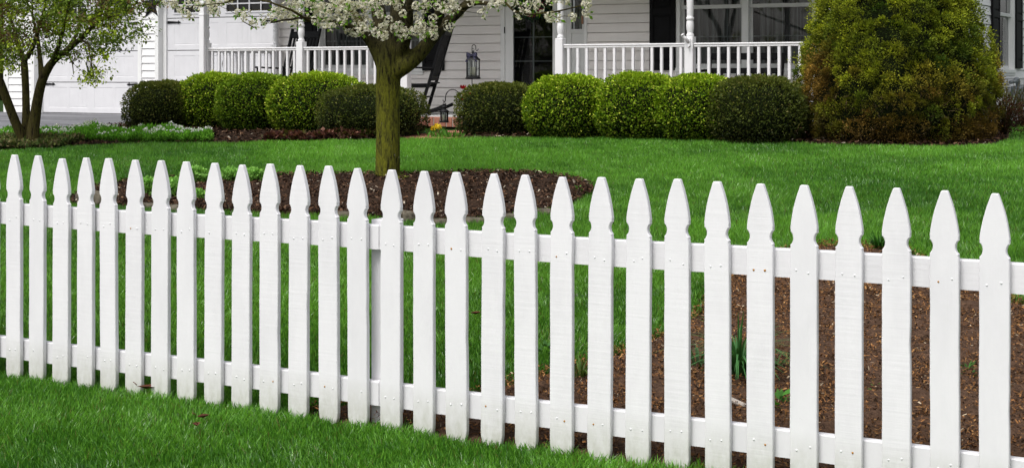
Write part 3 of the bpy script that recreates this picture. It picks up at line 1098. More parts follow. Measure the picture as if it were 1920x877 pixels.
s.box(((sl0 + sl1) / 2, WV - .008, (DECK + zb) / 2 - .05), (sl1 - sl0 - .05, .014, zb - DECK - .3), 0, None, .005)
side = s.build('sidelight', [M['greytrim']], door)
p = MB(); p.add([(sl0, WV + .01, zb), (sl1, WV + .01, zb), (sl1, WV + .01, 2.95), (sl0, WV + .01, 2.95)], [[0, 1, 2, 3]], 0); p.build('glass_pane', [M['glass']], side)
c = MB(); n = 24; vs = []
for k in range(n + 1):
    t = k / n
    vs += [(sl0 + (sl1 - sl0) * t, WV + .09 + .012 * math.sin(t * 30), zb), (sl0 + (sl1 - sl0) * t, WV + .09 + .012 * math.sin(t * 30), 2.95)]
c.add(vs, [[2 * k, 2 * k + 2, 2 * k + 3, 2 * k + 1] for k in range(n)], 0, True)
c.build('curtain', [M['curtain']], side)
db = MB(); q_ = at(1094, 38, WV)
db.box((q_.x, WV - .036, q_.z), (.03, .016, .11), 0, None, .005)
hp(db, 'doorbell', [M['bulb']])

# porch posts and railings
POSTX = [at(387, 100, PV).x, at(565, 100, PV).x, at(761, 100, PV).x, at(1051, 100, PV).x, at(1294, 100, PV).x, at(1294, 100, PV).x + 1.74]
RAILZ = DECK + .925
BLOCK = DECK + 1.0


def post(u, v, half=False):
    mb = MB()
    w = .108
    mb.box((u, v, (DECK + BLOCK) / 2), (w, w, BLOCK - DECK), 0, None, .005)
    mb.box((u, v, 2.78), (w, w, .3), 0, None, .005)
    r = .047
    prof = [(r * .80, 0), (r * .98, .012), (r * .98, .035), (r * .74, .045), (r * .78, .06), (r * .95, .10), (r * 1.0, .14), (r * .92, .185), (r * .80, .205),
            (r * 1.0, .212), (r * 1.0, .238), (r * .80, .246), (r * .86, .26), (r * .92, .45), (r * .86, .58), (r * .8, .60), (r * .98, .62), (r * .98, .65), (r * .7, .67), (r * .9, .73)]
    mb.lathe(prof, (u, v, BLOCK - .004), 20, 0)
    hp(mb, 'porch_post', [M['rail']])


for u in POSTX: post(u, PV)
post(POSTX[0], WV - .09)


def railing(p, q, n, zt=RAILZ):
    p = Vector(p); q = Vector(q); d = (q - p).normalized()
    nb = Vector((d.y, -d.x, 0))
    top = MB()
    top.bar(p + Vector((0, 0, zt - .011)), q + Vector((0, 0, zt - .011)), .062, .022, 0, Vector((0, 0, 1)), .006)
    top.bar(p + Vector((0, 0, zt - .034)), q + Vector((0, 0, zt - .034)), .045, .024, 0, Vector((0, 0, 1)), .003)
    rl = hp(top, 'railing', [M['rail']])
    lw = MB(); lw.bar(p + Vector((0, 0, DECK + .09)), q + Vector((0, 0, DECK + .09)), .045, .05, 0, Vector((0, 0, 1)), .003)
    lw.build('bottom_rail', [M['rail']], rl)
    for k in range(1, n + 1):
        c = p + (q - p) * (k - .5) / n
        b = MB(); b.bar(c + Vector((0, 0, DECK + .116)), c + Vector((0, 0, zt - .046)), .034, .034, 0, d, .003)
        b.build('baluster', [M['rail']], rl)


e = .055
railing((POSTX[0] + e, PV, 0), (POSTX[1] - e, PV, 0), 13)
railing((POSTX[1] + e, PV, 0), (POSTX[2] - e, PV, 0), 13)
railing((POSTX[3] + e, PV, 0), (POSTX[4] - e, PV, 0), 13)
railing((POSTX[4] + e, PV, 0), (POSTX[5] - e, PV, 0), 13)
railing((POSTX[0], PV + e, 0), (POSTX[0], WV - .145, 0), 11, RAILZ - .02)
ds = MB(); q0 = at(379, 100, PV - .11)
ds.span((q0.x - .045, PV - .13, .80), (q0.x + .045, PV - .07, 3.02), 0, .008)
for zz in (1.2, 2.3): ds.span((q0.x - .052, PV - .134, zz), (q0.x + .052, PV - .065, zz + .025), 0, .002)
ds.bar((q0.x, PV - .1, .84), (q0.x - .1, PV - .3, .77), .09, .06, 0, Vector((0, 0, 1)), .006)
hp(ds, 'downspout', [M['rail']])
fb = MB(); c = at(1290, 80, PV - .06)
fb.box((c.x + .01, PV - .062, c.z), (.05, .02, .1), 0, None, .008)
fb.tube([(c.x + .01, PV - .07, c.z + .005), (c.x - .045, PV - .12, c.z + .09)], [.019, .019], 10, 0)
fb.tube([(c.x - .040, PV - .118, c.z + .085), (c.x - .048, PV - .124, c.z + .10)], [.024, .024], 10, 0)
fb.tube([(c.x + .01, PV - .07, c.z - .05), (c.x + .012, PV - .10, c.z - .06), (c.x + .03, PV - .085, c.z - .035)], [.007, .009, .007], 6, 0)
hp(fb, 'flag_bracket', [M['rail']])

# ------------------------------------------------------------------ porch furniture
def rocking_chair(label, loc, rz):
    t = thing('rocking_chair', label, 'chair', loc, rz, 'black rocking chairs on the porch')
    w = .56
    tilt = .30                                       # the back leans backwards (+Y); the sitter looks along -Y
    B = lambda x, h: Vector((x, .20 + h * tilt, .40 + h))
    s = MB()
    for k in range(7):
        y = -.27 + k * .083
        s.box((0, y, .43 - .035 * math.sin(PI * k / 6)), (w - .03, .075, .02), 0, None, .005)
    s.span((-w / 2 + .01, -.31, .38), (w / 2 - .01, -.285, .44), 0, .005)
    for sx in (-1, 1): s.span((sx * (w / 2 - .03) - .012, -.29, .37), (sx * (w / 2 - .03) + .012, .22, .42), 0, .004)
    s.build('seat', [M['black']], t)
    b = MB()
    for k in range(7):
        x = -w / 2 + .085 + k * (w - .17) / 6
        b.bar(B(x, .10), B(x, .70), .038, .014, 0, Vector((0, 1, 0)), .003)
    b.bar(B(-w / 2 + .02, .73), B(w / 2 - .02, .73), .10, .026, 0, Vector((0, 1, -.3)), .006)
    b.bar(B(-w / 2 + .02, .09), B(w / 2 - .02, .09), .06, .026, 0, Vector((0, 1, -.3)), .006)
    b.build('backrest', [M['black']], t)
    for sx in (-1, 1):
        x = sx * (w / 2 - .005)
        p = MB(); p.bar(Vector((x, .09, .05)), Vector((x, .20, .41)), .042, .042, 0, Vector((0, 1, 0)), .006)
        p.bar(Vector((x, .20, .40)), B(x, .82), .042, .04, 0, Vector((0, 1, 0)), .006)
        p.build('back_post', [M['black']], t)
        l = MB(); l.bar(Vector((x, -.27, .05)), Vector((x, -.28, .64)), .042, .042, 0, Vector((0, 1, 0)), .006)
        l.build('leg', [M['black']], t)
        a = MB(); a.bar(Vector((x * 1.04, -.36, .65)), Vector((x * 1.04, .27, .63)), .085, .024, 0, Vector((0, 0, 1)), .008)
        a.build('armrest', [M['black']], t)
        r = MB(); pts = []
        for k in range(15):
            y = -.40 + k * (.84 / 14)
            pts.append(Vector((x, y, .02 + .20 * ((y + .02) / .62) ** 2)))
        for k in range(14): r.bar(pts[k], pts[k + 1] + (pts[k + 1] - pts[k]) * .15, .032, .045, 0, Vector((1, 0, 0)) .cross(pts[k + 1] - pts[k]), .004)
        r.build('rocker', [M['black']], t)
    st = MB(); st.tube([(-w / 2, -.275, .2), (w / 2, -.275, .2)], .012, 8, 0); st.tube([(-w / 2, .15, .24), (w / 2, .15, .24)], .012, 8, 0)
    st.build('stretcher', [M['black']], t)
    return t


p = at(783, 215, 17.62)
rocking_chair('black slatted rocking chair seen from behind, beside the brick porch edge', (p.x, p.y, DECK), R(-68))
p = at(535, 215, 17.72)
rocking_chair('black rocking chair facing the lawn behind the railing and boxwoods', (p.x, p.y, DECK), R(-6))

bn0 = at(1313, 200, 17.95); bn1 = at(1456, 200, 17.95)
bw = bn1.x - bn0.x
bench = thing('porch_bench', 'low black wooden bench behind the railing under the twin window', 'bench', ((bn0.x + bn1.x) / 2, 17.95, DECK))
s = MB()
for k in range(6): s.box((0, -.20 + k * .08, .41), (bw - .04, .07, .022), 0, None, .004)
s.span((-bw / 2 + .02, -.25, .34), (bw / 2 - .02, -.225, .41), 0, .004)
s.build('seat', [M['black']], bench)
s = MB()
zt = at(1380, 101, 18.2).z - DECK; zm = at(1380, 133, 18.2).z - DECK
s.bar((-bw / 2, .30, zt - .035), (bw / 2, .30, zt - .035), .085, .028, 0, Vector((0, 1, -.2)), .006)
s.bar((-bw / 2, .26, zm), (bw / 2, .26, zm), .07, .026, 0, Vector((0, 1, -.2)), .006)
for k in range(9):
    x = -bw / 2 + .09 + k * (bw - .18) / 8
    s.bar((x, .20, .40), (x, .255, zm - .03), .03, .014, 0, Vector((0, 1, 0)), .003)
s.build('backrest', [M['black']], bench)
for sx in (-1, 1):
    l = MB(); x = sx * (bw / 2 - .02)
    l.bar((x, .12, .0), (x, .30, zt), .045, .04, 0, Vector((0, 1, 0)), .005); l.build('leg', [M['black']], bench)
    l = MB(); l.bar((x, -.22, .0), (x, -.22, .56), .045, .045, 0, Vector((0, 1, 0)), .005); l.build('leg', [M['black']], bench)
    a = MB(); a.bar((x, -.26, .585), (x, .22, .60), .07, .03, 0, Vector((0, 0, 1)), .006); a.tube([(x - .045, -.26, .58), (x + .045, -.26, .58)], .042, 10, 0)
    a.build('armrest', [M['black']], bench)

# ------------------------------------------------------------------ lanterns and hooks
def shepherd_hook(label, base, top, reach, rad=.006):
    """base on the ground, straight staff, crook of the given reach along X"""
    t = thing('shepherd_hook', label, 'hook', base)
    h = top - base[2]
    r = abs(reach) / 2
    sg = 1 if reach > 0 else -1
    pts = [(0, 0, -.05), (0, 0, h * .5), (0, 0, h - r)]
    for a in np.linspace(0, PI, 12)[1:]:
        pts.append((sg * (r - r * math.cos(a)), 0, h - r + r * math.sin(a)))
    x = sg * 2 * r
    for a in np.linspace(0, PI * 1.1, 7)[1:]:
        pts.append((x + sg * .018 * (1 - math.cos(a)), 0, h - r - .03 - .018 * math.sin(a)))
    s = MB(); s.tube(pts, rad, 8, 0)
    s.build('staff', [M['iron']], t)
    return Vector(base) + Vector((x + sg * .018, 0, h - r - .050))


def lantern_small(label, hang, S=1.0):
    """round roofed lantern: its handle hangs at 'hang'"""
    t = thing('lantern', label, 'lantern', (hang.x, hang.y, hang.z - .31 * S))
    b = MB()
    b.lathe([(.066 * S, 0), (.070 * S, .006 * S), (.070 * S, .022 * S), (.058 * S, .030 * S)], n=20)
    b.build('base', [M['iron']], t)
    c = MB()
    c.lathe([(.064 * S, .150 * S), (.074 * S, .156 * S), (.070 * S, .172 * S), (.040 * S, .200 * S), (.030 * S, .206 * S), (.030 * S, .222 * S), (.042 * S, .226 * S), (.040 * S, .236 * S), (.016 * S, .252 * S), (.008 * S, .256 * S)], n=20)
    c.build('roof', [M['iron']], t)
    f = MB()
    for k in range(6):
        a = 2 * PI * k / 6 + .25
        f.bar((.057 * S * math.cos(a), .057 * S * math.sin(a), .028 * S), (.057 * S * math.cos(a), .057 * S * math.sin(a), .155 * S), .010 * S, .010 * S, 0, Vector((math.cos(a), math.sin(a), 0)))
    f.build('frame', [M['iron']], t)
    g = MB()
    g.add([(.052 * S * math.cos(2 * PI * k / 24), .052 * S * math.sin(2 * PI * k / 24), z * S) for z in (.03, .152) for k in range(24)], [[k, (k + 1) % 24, 24 + (k + 1) % 24, 24 + k] for k in range(24)], 0, True)
    g.build('glass', [M['clearglass']], t)
    k_ = MB(); k_.lathe([(.030 * S, .03 * S), (.030 * S, .115 * S), (.024 * S, .118 * S)], n=14); k_.build('candle', [M['candle']], t)
    h = MB()
    h.tube([(-.022 * S * math.cos(a), 0, .250 * S + .058 * S * math.sin(a)) for a in np.linspace(0, PI, 9)], .0035, 6, 0)
    h.build('handle', [M['iron']], t)
    return t


sb = at(862, 250, 15.55)
q0 = at(833, 200, 15.55); top = at(847, 168, 15.55).z
hang = shepherd_hook('black shepherd hook holding the small round lantern beside the daffodils', (sb.x, 15.55, float(ground(15.55))), top, -(sb.x - q0.x - .018))
lantern_small('small round black lantern with pagoda lid hanging before the brick porch edge', hang - Vector((0, 0, .0)), .80)

q1 = at(887, 130, 16.55)
base_z = float(ground(16.5)) + .02
topz = at(887, 84, 16.55).z
hang = shepherd_hook('thin black hook standing behind the boxwoods with the tall square lantern', (q1.x - .045, 16.6, base_z), topz, .055, .0055)
cz = at(887, 148, 16.55).z; hz = at(887, 113, 16.55).z - cz
t = thing('lantern', 'tall square glass lantern with gingham bow hanging against the siding', 'lantern', (q1.x, 16.55, cz), R(12))
W_ = .062
f = MB()
f.box((0, 0, .008), (.155, .155, .016), 0, None, .004); f.box((0, 0, .022), (.14, .14, .014), 0, None, .003)
f.build('base', [M['iron']], t)
f = MB()
for a in (-1, 1):
    for b_ in (-1, 1): f.box((a * W_, b_ * W_, hz / 2 + .01), (.012, .012, hz - .02), 0)
for a in (-1, 1):
    f.box((a * W_, 0, .036), (.010, .112, .01), 0); f.box((0, a * W_, .036), (.112, .010, .01), 0)
    f.box((a * W_, 0, hz * .53), (.006, .112, .006), 0); f.box((0, a * W_, hz / 2 + .01), (.006, .006, hz - .03), 0)
f.build('frame', [M['iron']], t)
for ang in range(4):
    g = MB(); g.add([(-.055, -W_ + .001, .03), (.055, -W_ + .001, .03), (.055, -W_ + .001, hz), (-.055, -W_ + .001, hz)], [[0, 1, 2, 3]], 0)
    o = g.build('glass_pane', [M['clearglass']], t); o.rotation_euler = (0, 0, ang * PI / 2)
f = MB(); f.lathe([(.105, hz), (.098, hz + .012), (.03, hz + .075), (.022, hz + .08), (.022, hz + .10), (.004, hz + .12)], n=4, smooth=False)
o = f.build('roof', [M['iron']], t); o.rotation_euler = (0, 0, PI / 4)
f = MB(); f.lathe([(.036, .03), (.036, hz * .62), (.03, hz * .63)], n=14); f.build('candle', [M['candle']], t)
f = MB(); f.tube([(.014 * math.cos(a), 0, hz + .13 + .018 * math.sin(a)) for a in np.linspace(0, 2 * PI, 11)], .003, 6, 0)
f.build('ring', [M['iron']], t)
f = MB()
for sx in (-1, 1):
    n = 10; vs = []
    for k in range(n + 1):
        a = 2 * PI * k / n
        r_ = .055 * abs(math.sin(a / 2)) ** .8
        vs += [(sx * (.012 + r_ * 1.1), -.05 - .022 * math.sin(a), hz + .075 + .018 * math.sin(a) * r_ / .05 + .010), (sx * (.012 + r_ * 1.05), -.055 - .022 * math.sin(a), hz + .035 + .018 * math.sin(a) * r_ / .05)]
    f.add(vs, [[2 * k, 2 * k + 2, 2 * k + 3, 2 * k + 1] for k in range(n)], 0, True)
    f.add([(sx * .008, -.06, hz + .06), (sx * .03, -.06, hz + .06), (sx * .085, -.075, hz - .02), (sx * .06, -.075, hz - .03)], [[0, 1, 2, 3]], 0)
f.box((0, -.06, hz + .06), (.03, .025, .032), 0, None, .008)
f.build('bow', [M['ribbon']], t)

# star on the garage wall, wreath on the storm door, gas meter
sc_ = at(284, 12, GV - .03)
mb = MB(); pts = []
for k in range(10):
    a = PI / 2 + k * PI / 5
    r_ = .27 if k % 2 == 0 else .105
    pts.append((r_ * math.cos(a), r_ * math.sin(a)))
vs = [(0, -.05, 0)] + [(x, 0, z) for x, z in pts] + [(0, .012, 0)]
mb.add(vs, [[0, 1 + k, 1 + (k + 1) % 10] for k in range(10)] + [[11, 1 + (k + 1) % 10, 1 + k] for k in range(10)], 0)
st_ = mb.build('barn_star', [M['iron']], None, (sc_.x, GV - .025, sc_.z + .02))
tag(st_, 'black five pointed metal star on the siding between the garage doors', 'wall star')

wc = at(1000, 3, WV - .07)
wr = thing('door_wreath', 'leafy wreath with pink flowers hanging on the dark storm door', 'wreath', (wc.x, wc.y, wc.z))
bag = Bag()
n = 900
a = rng.uniform(0, 2 * PI, n)
ctr = np.stack([.2 * np.cos(a), rng.normal(0, .02, n), .2 * np.sin(a)], -1) + rng.normal(0, .028, (n, 3))
d = unit(np.stack([np.cos(a), rng.normal(-.3, .5, n), np.sin(a)], -1) + rng.normal(0, .7, (n, 3)))
v, f_, c_ = leaf_cards(ctr, d, unit(np.cross(d, rand_dirs(n))), rng.uniform(.03, .06, n), .02, np.array([.02, .06, .03]) * rng.uniform(.5, 1.7, (n, 1)))
bag.add(v, f_, c_); link('leaves', bag.mesh('leaves', [M['leaf']]), wr)
bag = Bag(); n = 90
a = rng.normal(-PI / 2, .7, n)
ctr = np.stack([.2 * np.cos(a), rng.normal(-.04, .01, n), .2 * np.sin(a)], -1) + rng.normal(0, .015, (n, 3))
d = unit(rand_dirs(n) + np.array([0, -.8, 0]))
v, f_, c_ = leaf_cards(ctr, d, unit(np.cross(d, rand_dirs(n))), .04, .026, np.array([.45, .06, .16]) * rng.uniform(.6, 1.3, (n, 1)))
bag.add(v, f_, c_); link('flowers', bag.mesh('flowers', [M['petal']]), wr)

gv = gable_v(1890)
gm = thing('gas_meter', 'grey gas meter with curved pipe on the gable wall beside the evergreen', 'gas meter', (SU + .14, gv, .745))
z0 = at(1890, 186, gv).z - .745; z1 = at(1890, 165, gv).z - .745; z2 = at(1880, 148, gv).z - .745
b = MB(); b.box((0, 0, (z0 + z1) / 2), (.17, .24, z1 - z0 + .05), 0, None, .03); b.lathe([(.10, z1), (.10, z1 + .02), (.05, z1 + .03)], (0, 0, 0), 14)
b.build('meter_body', [M['metal']], gm)
b = MB(); b.lathe([(.045, -.03), (.06, -.02), (.06, .02), (.03, .035)], (.02, .2, z1 + .01), 12); b.build('regulator', [M['metal']], gm)
b = MB()
rr = (z2 - z1) * .9
for dy in (-.05, .04):
    pts = [(0, dy + .03, z1)] + [(0, dy - .09 + .12 * math.cos(t_), z2 - rr + rr * math.sin(t_)) for t_ in np.linspace(0, PI * .75, 9)] + [(-.04, dy - .30, z2 - .05)]
    b.tube(pts, .026, 10, 0)
b.tube([(0, -.2, z1 - .02), (0, -.28, z1 - .3), (0, -.28, -.1)], .022, 8, 0)
b.build('pipe', [M['metal']], gm)

# ------------------------------------------------------------------ shrubs
def shrub(name, label, c, rad, n, leaf, cols, lump=.05, ex=2.7, group=None, cat='bush', tipc=None):
    """clipped evergreen: leaves through the outer shell of a rounded body"""
    cx, cy = c
    gz = float(ground(cy))
    rx, ry, rz = rad
    def radius(d):
        e = (np.abs(d[:, 0]) / rx) ** ex + (np.abs(d[:, 1]) / ry) ** ex + (np.abs(d[:, 2]) / rz) ** ex
        r = e ** (-1 / ex)
        s1 = cx * 3.1
        return r * (1 + lump * wav(d[:, 0] * 2 + d[:, 2], d[:, 1] * 2 + d[:, 2] * 1.5, 1.6, s1) + lump * .55 * wav(d[:, 0] * 3 - d[:, 2] * 2, d[:, 1] * 3 + d[:, 2], 3.1, s1 + 2))
    zc = rz * .93
    d = rand_dirs(n)
    d[:, 2] = np.where(d[:, 2] < -.75, -d[:, 2], d[:, 2])
    r = radius(d)
    depth = rng.exponential(.045, n) - .02
    tw = .022 * wav(d[:, 0] * 9 + d[:, 2] * 5, d[:, 1] * 9 - d[:, 2] * 7, 2.2, cx)
    pos = d * (r - depth + tw)[:, None] + np.array([0, 0, zc])
    ax = unit(d + rng.normal(0, .75, (n, 3)) + np.array([0, 0, .35]))
    sdv = unit(np.cross(ax, rand_dirs(n)))
    L = leaf * rng.uniform(.6, 1.35, n)
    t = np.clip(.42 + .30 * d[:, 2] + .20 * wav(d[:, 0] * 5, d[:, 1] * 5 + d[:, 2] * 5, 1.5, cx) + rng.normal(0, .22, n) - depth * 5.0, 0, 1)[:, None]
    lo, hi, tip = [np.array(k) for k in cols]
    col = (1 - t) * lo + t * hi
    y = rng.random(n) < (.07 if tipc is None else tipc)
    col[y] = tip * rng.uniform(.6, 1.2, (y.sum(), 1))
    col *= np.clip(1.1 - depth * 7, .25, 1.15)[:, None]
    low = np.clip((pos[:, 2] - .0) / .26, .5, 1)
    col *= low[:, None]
    k = pos[:, 2] > .0
    bag = Bag()
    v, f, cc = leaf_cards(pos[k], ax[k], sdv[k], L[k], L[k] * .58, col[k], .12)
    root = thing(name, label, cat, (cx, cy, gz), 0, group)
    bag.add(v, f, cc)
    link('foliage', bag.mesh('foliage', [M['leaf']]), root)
    # twiggy dark heart that closes the sight line
    nu, nv = 28, 16
    vs = []; fs = []
    for j in range(nv + 1):
        th = PI * j / nv
        for i in range(nu):
            ph = 2 * PI * i / nu
            dd = np.array([[math.sin(th) * math.cos(ph), math.sin(th) * math.sin(ph), math.cos(th)]])
            rr = float(radius(dd)[0]) * .86
            p = dd[0] * rr + np.array([0, 0, zc])
            vs.append((p[0], p[1], max(p[2], -.03)))
    for j in range(nv):
        for i in range(nu): fs.append([j * nu + i, j * nu + (i + 1) % nu, (j + 1) * nu + (i + 1) % nu, (j + 1) * nu + i])
    h = MB(); h.add(vs, fs, 0, True); h.build('branches', [M['heart']], root)
    return root


M['heart'] = mat_plain('twig_heart', (.010, .014, .005), .95, .05, .6, 30, .6)
LIGHT = ((.034, .088, .004), (.28, .42, .016), (.60, .66, .08))
DARKB = ((.024, .040, .008), (.115, .138, .020), (.21, .19, .05))
MIDB = ((.032, .082, .006), (.23, .36, .018), (.45, .50, .07))
# x centre, half width (px), top y, bottom y, Y, colours, label
BOX = [
    (307, 63, 157, 243, 15.35, DARKB, 'dark dull boxwood at the end of the row beside the garage drive'),
    (410, 70, 142, 243, 15.75, LIGHT, 'bright boxwood under the left end of the porch railing, second from the drive'),
    (482, 63, 143, 247, 15.50, MIDB, 'bright boxwood below the first two porch posts, middle of its row'),
    (598, 88, 142, 251, 15.55, LIGHT, 'widest bright boxwood, left of the dark one behind the mossy trunk'),
    (700, 97, 165, 258, 15.15, DARKB, 'low dark boxwood behind the mossy tree trunk'),
    (940, 78, 160, 261, 15.75, DARKB, 'dark boxwood beside the lanterns and below the storm door'),
    (1069, 77, 147, 262, 15.60, LIGHT, 'bright boxwood in front of the sidelight, between dark boxwood and next bright one'),
    (1203, 75, 142, 262, 15.60, LIGHT, 'tallest bright boxwood under the railing, in the middle of its row'),
    (1310, 72, 146, 264, 15.60, LIGHT, 'yellowish bright boxwood below the post with the flag bracket'),
    (1423, 90, 149, 270, 15.50, DARKB, 'dark boxwood squeezed against the tall conical evergreen'),
]
for xc, hw, yt, yb, v_, cols, lab in BOX:
    xr = (xc - 960) / FPX
    hw_m = hw * (v_ / (CA + xr * SA)) / FPX
    p = at(xc, 200, v_ + .0)
    rx = hw_m * .965; ry = min(hw_m * .965, .63)
    # the silhouette is seen along a slanted ray: round bodies keep their width
    ry = max(ry, .5)
    zt = at(xc, yt, v_).z - float(ground(v_))
    shrub('boxwood_shrub', lab, (p.x, v_), (rx, ry, zt / 1.93), 24000, .028 if cols is not DARKB else .025, cols, .045, 2.9, 'clipped boxwoods along the porch', tipc=.09 if cols is LIGHT else .05)

# conical evergreen ---------------------------------------------------
def evergreen():
    cx = at(1680, 200, 16.25).x; cy = 16.25
    gz = float(ground(cy))
    root = thing('conical_evergreen', 'huge cone shaped dwarf spruce, green with brown scorched patches', 'evergreen', (cx, cy, gz))
    H = 2.75
    zz = np.array([0, .12, .3, .55, .75, .96, 1.25, 1.53, 1.9, 2.2, 2.5, 2.68, 2.75]); rr = np.array([.80, .90, .97, .975, .95, .89, .80, .69, .53, .38, .21, .08, .0])
    prof = lambda z: np.interp(z, zz, rr)
    nc = 950
    # clump centres over the surface, spaced apart
    cand = []
    tries = 0
    while len(cand) < nc and tries < 60000:
        tries += 1
        z = rng.uniform(.02, H); 
        if rng.random() > prof(z) / 1.06 * .95 + .05: continue
        a = rng.uniform(0, 2 * PI)
        r = float(prof(z))
        p = np.array([r * math.cos(a), r * math.sin(a), z])
        if cand:
            dd = np.min(np.sum((np.array(cand) - p) ** 2, 1))
            if dd < .072 ** 2: continue
        cand.append(p)
    cen = np.array(cand); nc = len(cen)
    ang = np.arctan2(cen[:, 1], cen[:, 0])
    out = unit(np.stack([np.cos(ang), np.sin(ang), .35 + 0 * ang], -1))
    big = wav(ang * 2.2, cen[:, 2] * 3.0, 1.3, 2.0); med = wav(ang * 5, cen[:, 2] * 6, 1.3, 5.0)
    push = .045 * big + .035 * med + rng.normal(0, .05, nc) - .01
    # bare hollow and a few gaps that show the dark inside
    view_ang = math.atan2(-cy, -cx)
    aa = (ang - view_ang + PI) % (2 * PI) - PI
    hollow = np.exp(-((aa - .06) / .10) ** 2 - ((cen[:, 2] - .84) / .075) ** 2) + np.exp(-((aa + .12) / .16) ** 2 - ((cen[:, 2] - 1.48) / .07) ** 2)
    keep = (hollow < .45) & ~((cen[:, 2] < .5) & (rng.random(nc) < .18)) & (rng.random(nc) > .04)
    cen = cen + out * push[:, None]
    cen, out, aa, big, med = cen[keep], out[keep], aa[keep], big[keep], med[keep]
    nc = len(cen)
    per = 300
    N = nc * per
    ci = np.repeat(np.arange(nc), per)
    dl = rand_dirs(N)
    o = out[ci]
    dl = np.where((np.sum(dl * o, 1) < -.25)[:, None], -dl, dl)
    rad = (.055 + .085 * rng.random(nc) ** 1.4)[ci] * rng.uniform(.55, 1.05, N) * (1 + .38 * wav(dl[:, 0] * 3 + ci * 1.7, dl[:, 1] * 3 + dl[:, 2] * 3, 1.0, 1.0))
    pos = cen[ci] + dl * rad[:, None] * (1 + .35 * rng.normal(0, 1, (nc, 3)).clip(-1, 1.5))[ci]
    ax = unit(dl * .9 + o * .5 + rng.normal(0, .35, (N, 3)))
    L = rng.uniform(.015, .028, N); W = L * .5
    # colours: olive green above, scorched brown in patches and low down
    z = cen[:, 2]
    brown = np.clip(.95 - z / .85 + .55 * wav(aa * 3.0, z * 4.0, 1.2, 1.0) + rng.normal(0, .18, nc), 0, 1) * np.clip((1.25 - z) / .4, 0, 1)
    brown = np.maximum(brown, np.clip(1.25 - ((aa + .95) / .33) ** 2 - ((z - .68) / .36) ** 2, 0, 1) * .95)
    brown = np.clip(brown * 1.15, 0, 1)
    g = np.clip(.48 + .38 * big + .35 * med + rng.normal(0, .2, nc), 0, 1)
    green = (1 - g)[:, None] * np.array([.038, .072, .007]) + g[:, None] * np.array([.30, .34, .022])
    br = np.array([.20, .122, .024]) * (0.7 + .6 * rng.random(nc))[:, None]
    base = green * (1 - brown)[:, None] + br * brown[:, None]
    col = base[ci] * rng.uniform(.55, 1.35, (N, 1))
    # shade baked into the colour
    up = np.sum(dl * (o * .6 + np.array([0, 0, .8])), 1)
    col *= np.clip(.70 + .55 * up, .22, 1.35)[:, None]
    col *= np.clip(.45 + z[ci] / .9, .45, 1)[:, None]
    tipm = rng.random(N) < .10
    col[tipm] *= np.array([1.8, 1.6, 1.2])
    bag = Bag()
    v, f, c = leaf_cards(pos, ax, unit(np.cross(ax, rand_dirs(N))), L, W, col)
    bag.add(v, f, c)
    # stringy bare twigs low down
    n = 1500
    a = rng.uniform(0, 2 * PI, n); zl = rng.uniform(.02, .55, n)
    rr_ = prof(zl) * rng.uniform(.86, 1.02, n)
    b = np.stack([rr_ * np.cos(a), rr_ * np.sin(a), zl], -1)
    d = unit(np.stack([np.cos(a), np.sin(a), rng.uniform(-.6, .9, n)], -1) + rng.normal(0, .5, (n, 3)))
    v, f, c = leaf_cards(b, d, unit(np.cross(d, rand_dirs(n))), rng.uniform(.06, .16, n), .006, np.array([.11, .075, .04]) * rng.uniform(.4, 1.3, (n, 1)))
    bag.add(v, f, c)
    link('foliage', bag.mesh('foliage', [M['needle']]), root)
    h = MB(); h.lathe([(float(prof(q)) * .90 + .001, float(q)) for q in np.linspace(0, H - .1, 22)], n=30)
    h.build('branches', [M['heart']], root)
    tk = MB(); tk.tube([(0, 0, -.1), (0, 0, 1.2), (0, 0, 2.5)], [.09, .06, .015], 10); tk.build('trunk', [M['maplebark']], root)


evergreen()


def spray_plant(name, label, cat, c, n, h, spread, L, W, cols, group=None, mat='leaf', droop=.2, stems=0):
    """upright clump: leaves fan from the base"""
    gz = float(ground(c[1]))
    root = thing(name, label, cat, (c[0], c[1], gz + .02), 0, group)
    bag = Bag()
    a = rng.uniform(0, 2 * PI, n); t = rng.random(n) ** .6
    lean = t * spread
    z0 = h * rng.uniform(.1, .8, n) * (1 - .35 * t)
    pos = np.stack([np.cos(a) * lean * .8, np.sin(a) * lean * .8, z0], -1) + rng.normal(0, spread * .08, (n, 3)) * np.array([1, 1, .3])
    ax = unit(np.stack([np.cos(a) * (.35 + t), np.sin(a) * (.35 + t), rng.uniform(-droop, 1.1, n)], -1) + rng.normal(0, .3, (n, 3)))
    ch = np.array(cols)[rng.integers(0, len(cols), n)] * rng.uniform(.6, 1.35, (n, 1))
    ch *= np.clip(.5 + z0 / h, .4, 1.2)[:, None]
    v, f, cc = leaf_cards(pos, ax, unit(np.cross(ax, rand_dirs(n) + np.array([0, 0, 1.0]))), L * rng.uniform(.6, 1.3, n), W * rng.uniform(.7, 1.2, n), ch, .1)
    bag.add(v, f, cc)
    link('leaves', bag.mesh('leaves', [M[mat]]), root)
    if stems:
        s = MB()
        for k in range(stems):
            a_ = random.uniform(0, 2 * PI); r_ = random.uniform(.2, 1) * spread
            s.tube([(0, 0, -.03), (r_ * .5 * math.cos(a_), r_ * .5 * math.sin(a_), h * .5), (r_ * math.cos(a_), r_ * math.sin(a_), h * random.uniform(.7, 1.05))], [.006, .005, .002], 5, 0)
        s.build('stem', [M['maplebark']], root)
    return root


def spot(px, v): return (at(px, 200, v).x, v)


